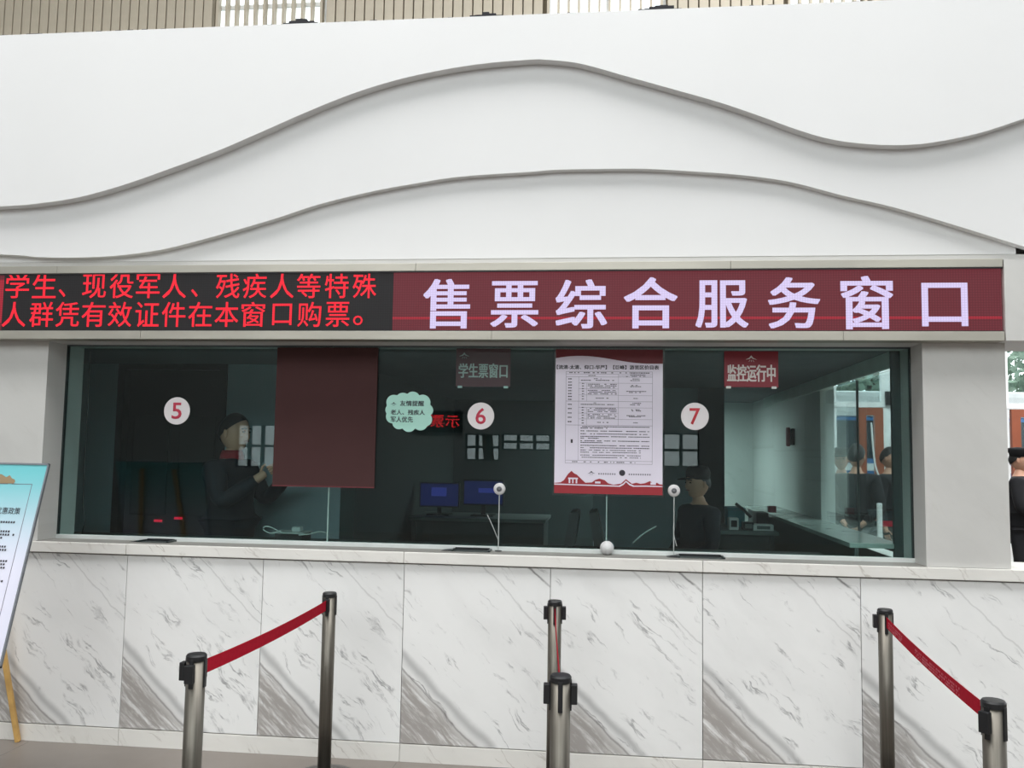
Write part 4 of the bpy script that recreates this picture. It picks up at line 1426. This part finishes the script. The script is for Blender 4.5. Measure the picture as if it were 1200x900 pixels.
    if headwear in ('cap', 'police'):
        bm = lathe([(.083, 1.675), (.09, 1.70), (.092, 1.735), (.075, 1.775), (.03, 1.79), (0, 1.792)] if headwear == 'cap' else [(.086, 1.675), (.09, 1.71), (.118, 1.745), (.112, 1.762), (.04, 1.775), (0, 1.776)], (0, 0, 0), 'Z', 28)
        for v in bm.verts: v.co.y = v.co.y * 1.14
        r = bmesh.ops.create_uvsphere(bm, u_segments=16, v_segments=8, radius=1)
        for v in r['verts']: v.co = Vector((v.co.x * .075, v.co.y * .085 - .11, v.co.z * .006 + 1.682 + (v.co.y) * .012))
        link('cap', bm, M_BLACKC, t, origin=(0, 0, 0), smooth=True)
    if collar:
        bm = lathe([(.078, 1.44), (.074, 1.50), (.062, 1.53), (.058, 1.52), (.066, 1.44)], (0, .008, 0), 'Z', 24)
        link('collar', bm, collar, t, origin=(0, 0, 0), smooth=True)
    t.location = loc
    t.rotation_euler = (0, 0, heading)
    t.scale = (sc, sc, sc)
    return t

def heading_to(dx_, dy_):
    "rotation about Z so that a figure modelled facing -Y looks along (dx,dy)"
    return math.atan2(dx_, -dy_)
# staff member in the left room, phone raised
py_ = .98
pp_ = PY(272, 560, py_)
z_top = PY(275, 485, py_).z
st1 = person('person', 'person in dark jacket with red collar raising a phone, behind window five', (pp_.x, py_, .02), heading_to(1, -.2), (z_top - .02) / 1.765, M_NAVY, M_BLACKC, 'hair', ('phone', 'phone'), M_REDC)
# phone held in the hands
s_ = (z_top - .02) / 1.765
ang_ = heading_to(1, -.2)
hold = Matrix.Rotation(ang_, 3, 'Z') @ Vector((0, -.375, 1.43))
hp = Vector((pp_.x, py_, .02)) + hold * s_
phn = thing('mobile_phone', 'dark mobile phone held up by the person behind window five', 'phone', hp)
box('phone_case', hp.x - .006, hp.x + .006, hp.y - .075, hp.y + .075, hp.z - .04, hp.z + .04, M_BLACK, phn, .004)
box('phone_display', hp.x - .0072, hp.x - .006, hp.y - .07, hp.y + .07, hp.z - .036, hp.z + .036, M_BUSG, phn)
# staff member with cap behind window seven
py2 = 1.55
pp2 = PY(818, 560, py2)
z_top = PY(820, 545, py2).z
person('person', 'person in dark clothes and peaked cap facing left, behind window seven', (pp2.x, py2, .02), heading_to(-1, -.55), (z_top - .02) / 1.79, M_NAVY, M_BLACKC, 'cap', 'front')
# guards beyond the glass partition
def stand(px, py_top, y, hgt, **kw):
    p = PY(px, 560, y); zt = PY(px, py_top, y).z
    return (p.x, y, 0), (zt) / hgt
l_, s_ = stand(1043, 523, 5.2, 1.775)
person('person', 'guard in dark uniform looking right, seen through the booth glass', l_, heading_to(.75, -.65), s_, M_BLACKC, M_BLACKC, 'hair', 'down')
l_, s_ = stand(1004, 519, 4.3, 1.775)
person('person', 'person in black jacket and grey trousers facing away beyond the glass', l_, heading_to(.5, .85), s_, M_BLACKC, M_GREYC, 'hair', 'back')
l_, s_ = stand(986, 524, 5.0, 1.775)
person('person', 'person in black uniform at the left of the group beyond the glass', l_, heading_to(-.3, -.9), s_, M_BLACKC, M_BLACKC, 'police', 'front')
l_, s_ = stand(1196, 523, 4.9, 1.785)
g4 = person('person', 'guard in black uniform and peaked cap at the right edge of the picture', l_, heading_to(.85, -.5), s_, M_BLACKC, M_BLACKC, 'police', 'front')

# entrance things seen through the glass: trousers barrier, orange topped post
# slim orange-and-blue bollard
pz_ = PY(971, 570, 4.6)
bo = thing('queue_bollard', 'slim dark post with an orange band beyond the booth glass', 'bollard', (pz_.x, 4.6, 0))
link('shaft', cyl_bm((pz_.x, 4.6, .02), (pz_.x, 4.6, PY(965, 515, 4.6).z), .02), M_BUSB, bo)
link('orange_band', cyl_bm((pz_.x, 4.6, PY(965, 573, 4.6).z), (pz_.x, 4.6, PY(965, 562, 4.6).z), .045), M_ORANGE, bo)
link('dark_head', lathe([(0, PY(965, 516, 4.6).z), (.045, PY(965, 512, 4.6).z), (.055, PY(965, 508, 4.6).z), (.045, PY(965, 500, 4.6).z), (0, PY(965, 497, 4.6).z)], (pz_.x, 4.6, 0), 'Z', 20), M_BLACK, bo)
link('foot', lathe([(0, 0), (.15, 0), (.14, .02), (0, .03)], (pz_.x, 4.6, 0), 'Z', 24), M_BLACK, bo)
p = PY(1050, 614, 3.7)
rb = thing('red_belt_barrier', 'short red belt between two white posts beyond the booth glass', 'barrier', (p.x, 3.7, 0))
box('white_post', p.x - .16, p.x - .12, 3.68, 3.72, 0, PY(1047, 590, 3.7).z, M_FRAMEW, rb, .004)
box('white_post', p.x + .40, p.x + .44, 3.68, 3.72, 0, PY(1047, 590, 3.7).z, M_FRAMEW, rb, .004)
box('belt', p.x - .12, p.x + .40, 3.698, 3.702, p.z - .025, p.z + .025, M_BELT, rb)

# ------------------------------------------------------------------ entrance facade
FYY = 7.57
fz = struct(thing('wall_facade', 'beige ribbed far wall of the hall with high windows and glazed entrance', None, (0, FYY, 0), kind='structure'))
ztr = PY(1000, 474, FYY).z                     # transom
zhi = PY(1190, 423, FYY).z
GX0 = PY(962, 520, FYY).x - .2
GX1 = 11.8
# low solid wall left of the entrance glazing
box('low_wall', -12, GX0, FYY, FYY + .2, 0, 4.6, M_HALLWALL, fz)
box('head_wall', GX0, 12, FYY, FYY + .2, zhi + .9, 4.6, M_FRAMEW, fz)
ent = thing('window_7', 'glazed entrance front with white mullions', None, (GX0, FYY, 0), kind='structure')
box('transom', GX0, GX1, FYY - .03, FYY + .07, ztr - .035, ztr + .035, M_FRAMEW, ent)
box('sill', GX0, GX1, FYY, FYY + .06, 0, .08, M_FRAMEW, ent)
def XF(px, py=500): return PY(px, py, FYY).x
mull = [(963, 968), (970, 980), (1033, 1039), (1184 - 6, 1182)]
for a, b in mull:
    box('mullion', XF(a), XF(b), FYY - .02, FYY + .06, 0, zhi + .9, M_FRAMEW, ent)
for xx in (XF(1182) + 1.6, XF(1182) + 3.2, XF(1182) + 4.8):
    box('mullion', xx, xx + .07, FYY - .02, FYY + .06, 0, zhi + .9, M_FRAMEW, ent)
box('white_panel', XF(1039), XF(1060), FYY - .01, FYY + .05, 0, zhi + .9, M_FRAMEW, ent)
box('pane', GX0, XF(1039), FYY + .02, FYY + .03, .08, zhi + .9, M_CLEAR, ent)
box('pane', XF(1060), GX1, FYY + .02, FYY + .03, .08, zhi + .9, M_CLEAR, ent)
# dark sign block high on the white panel
tag(box('dark_sign_box', XF(1037), XF(1060), FYY - .06, FYY - .012, PY(1045, 475, FYY).z, PY(1045, 459, FYY).z, M_BLACK), 'dark box sign high on the white entrance panel beyond the booth glass', 'sign')
def door(name, x0, x1, zt, label):
    t = thing(name, label, None, (x0, FYY, 0), kind='structure')
    box('door_frame', x0, x0 + .11, FYY - .05, FYY + .015, 0, zt, M_DOORBR, t)
    box('door_frame', x1 - .11, x1, FYY - .05, FYY + .015, 0, zt, M_DOORBR, t)
    box('door_frame', x0 + .11, x1 - .11, FYY - .05, FYY + .015, zt - .1, zt, M_DOORBR, t)
    box('door_frame', x0 + .11, x1 - .11, FYY - .05, FYY + .015, 0, .2, M_DOORBR, t)
    hb = smoothpts([(x0 + .16, FYY - .09, zt - .2), (x0 + .2, FYY - .09, zt - .75), (x0 + .3, FYY - .09, zt - .95), (x0 + .38, FYY - .09, zt - .75), (x0 + .42, FYY - .09, zt - .3)], 5)
    link('hanging_hose', tube_bm(hb, .012), M_FRAMEW, t)
door('door_2', XF(1004), XF(1034), PY(1020, 478, FYY).z, 'orange brown framed glass door seen through the booth')
door('door_3', XF(1184), XF(1184) + 1.4, PY(1190, 480, FYY).z, 'orange brown framed glass door at the right edge')
# ribbed cladding above
zf0 = 4.6
wins = [(PY(249, 20, FYY).x, PY(380, 20, FYY).x), (PY(640, 10, FYY).x, PY(781, 10, FYY).x), (PY(925, 5, FYY).x, PY(985, 5, FYY).x + .3)]
solid = []
cur = -12.
for a, b in wins:
    solid.append((cur, a)); cur = b
solid.append((cur, 12.))
for a, b in solid:
    box('backing_board', a, b, FYY + .11, FYY + .2, zf0, 13, M_FINB, fz)
PIT_ = .147
fin_w = box('fin', -12, -12 + .128, FYY, FYY + .11, zf0, 13, M_FIN, fz, .006, origin=(-12, FYY, zf0))
fin_n = box('fin', -12, -12 + .034, FYY, FYY + .11, zf0, 13, M_FIN, fz, origin=(-12, FYY, zf0))
fin_n.location.x += 12 + wins[0][0] + .08
i = 1
while -12 + i * PIT_ < 11.8:
    X = -12 + i * PIT_
    inwin = any(a - .06 < X < b - .02 for a, b in wins)
    o = bpy.data.objects.new('fin', (fin_n if inwin else fin_w).data)
    COL.objects.link(o); o.parent = fz
    o.location = Vector((X + (.045 if inwin else 0), FYY, zf0)) - POS[fz.name]
    i += 1
bpy.data.objects.remove(fin_n)
for n_, (a, b) in enumerate(wins):
    wdd = thing('window_%d' % (n_ + 8), 'high window behind thin vertical fins', None, (a, FYY + .12, 7), kind='structure')
    fr = bmesh.new()
    for X in (a, (a + b) / 2, b - .05): bbox(X, X + .05, FYY + .13, FYY + .18, zf0, 13, 0, fr)
    for Z in (PY(300, 2, FYY).z, 6.2, 12.9): bbox(a, b, FYY + .135, FYY + .175, Z - .03, Z + .03, 0, fr)
    link('window_frame', fr, M_FRAMEW, wdd)
    box('pane', a, b, FYY + .152, FYY + .158, zf0, 13, M_CLEAR, wdd)

# ------------------------------------------------------------------ outdoors beyond the entrance
struct(box('ground_outside', -30, 60, 7.95, 70, -.25, -.05, M_PAVE), 'paved forecourt outside the entrance')
def bus(x, y, label):
    t = thing('bus', label, 'bus', (x, y, -.05), 'buses parked outside the entrance')
    L_, H_ = 9.0, 3.0
    box('lower_body', x, x + L_, y, y + 2.4, .3, 1.35, M_BUSB, t, .06)
    box('roof', x, x + L_, y, y + 2.4, 2.45, H_, M_BUSW, t, .12)
    box('white_stripe', x + .01, x + L_ - .01, y - .012, y + .02, 1.35, 1.5, M_BUSW, t)
    box('window_band', x + .05, x + L_ - .05, y + .01, y + 2.39, 1.5, 2.45, M_BUSB, t)
    n_ = 6
    for k in range(n_):
        box('side_window', x + .2 + k * (L_ - .3) / n_, x + (k + 1) * (L_ - .3) / n_, y - .006, y + .012, 1.6, 2.38, M_BUSG, t, .004)
    for k in (1.6, L_ - 1.8):
        for yy in (y - .01, y + 2.2):
            link('wheel', cyl_bm((x + k, yy, .43), (x + k, yy + .24, .43), .48, seg=24), M_TYRE, t)
            link('hub', cyl_bm((x + k, yy - .012, .43), (x + k, yy, .43), .2, seg=16), M_METAL, t)
    return t
bus(3.0, 14.2, 'blue and white bus outside, seen through the booth glass and the doors')
bus(13.6, 15.4, 'blue and white bus further right outside the entrance')
def tree(x, y, h, r, label, seed):
    rr = random.Random(seed)
    t = thing('tree', label, 'tree', (x, y, -.05), 'trees outside the entrance')
    link('trunk', tube_bm([(x, y, -.05), (x + .1, y, h * .3), (x, y + .1, h * .6), (x + .1, y, h * .85)], .14, 10), M_BARK, t)
    bm = bmesh.new()
    for i in range(1500):
        a = rr.random() * 2 * pi; c = rr.uniform(-1, 1); q = rr.random() ** .4
        s = math.sqrt(1 - c * c)
        p = Vector((x + r * q * s * cos(a), y + r * q * s * sin(a), h * .68 + r * .85 * q * c))
        d1 = Vector((rr.uniform(-1, 1), rr.uniform(-1, 1), rr.uniform(-1, 1))).normalized() * .17
        d2 = d1.cross(Vector((rr.uniform(-1, 1), rr.uniform(-1, 1), rr.uniform(-1, 1)))).normalized() * .10
        bm.faces.new([bm.verts.new(p + e) for e in (d1, d2, -d1, -d2)])
    o = link('foliage', bm, M_LEAF, t)
    o['kind'] = 'stuff'
for i, (x, y, h, r, lb) in enumerate(((2.5, 21.5, 5.2, 2.3, 'leafy tree above the bus, leftmost through the booth glass'), (7.6, 22, 5.4, 2.4, 'leafy tree behind the bus, middle of three outside'), (12.9, 22, 5.6, 2.5, 'leafy tree outside, seen beside the right pier'))):
    tree(x, y, h, r, lb, i)

struct(box('ground_outside_rear', -30, 30, -60, -14.1, -.25, -.05, M_PAVE), 'paved ground behind the rear hall wall')
for i, (px, y, lb) in enumerate(((560, -17.5, 'leafy tree behind the rear windows, reflected near disc six'), (625, -18.5, 'leafy tree behind the rear windows, reflected left of the poster'))):
    xx, zz = refl(px, 520)
    tree(xx * 1.25 + (2.6 if i else 0), y, 4.6, 1.2, lb, 10 + i)
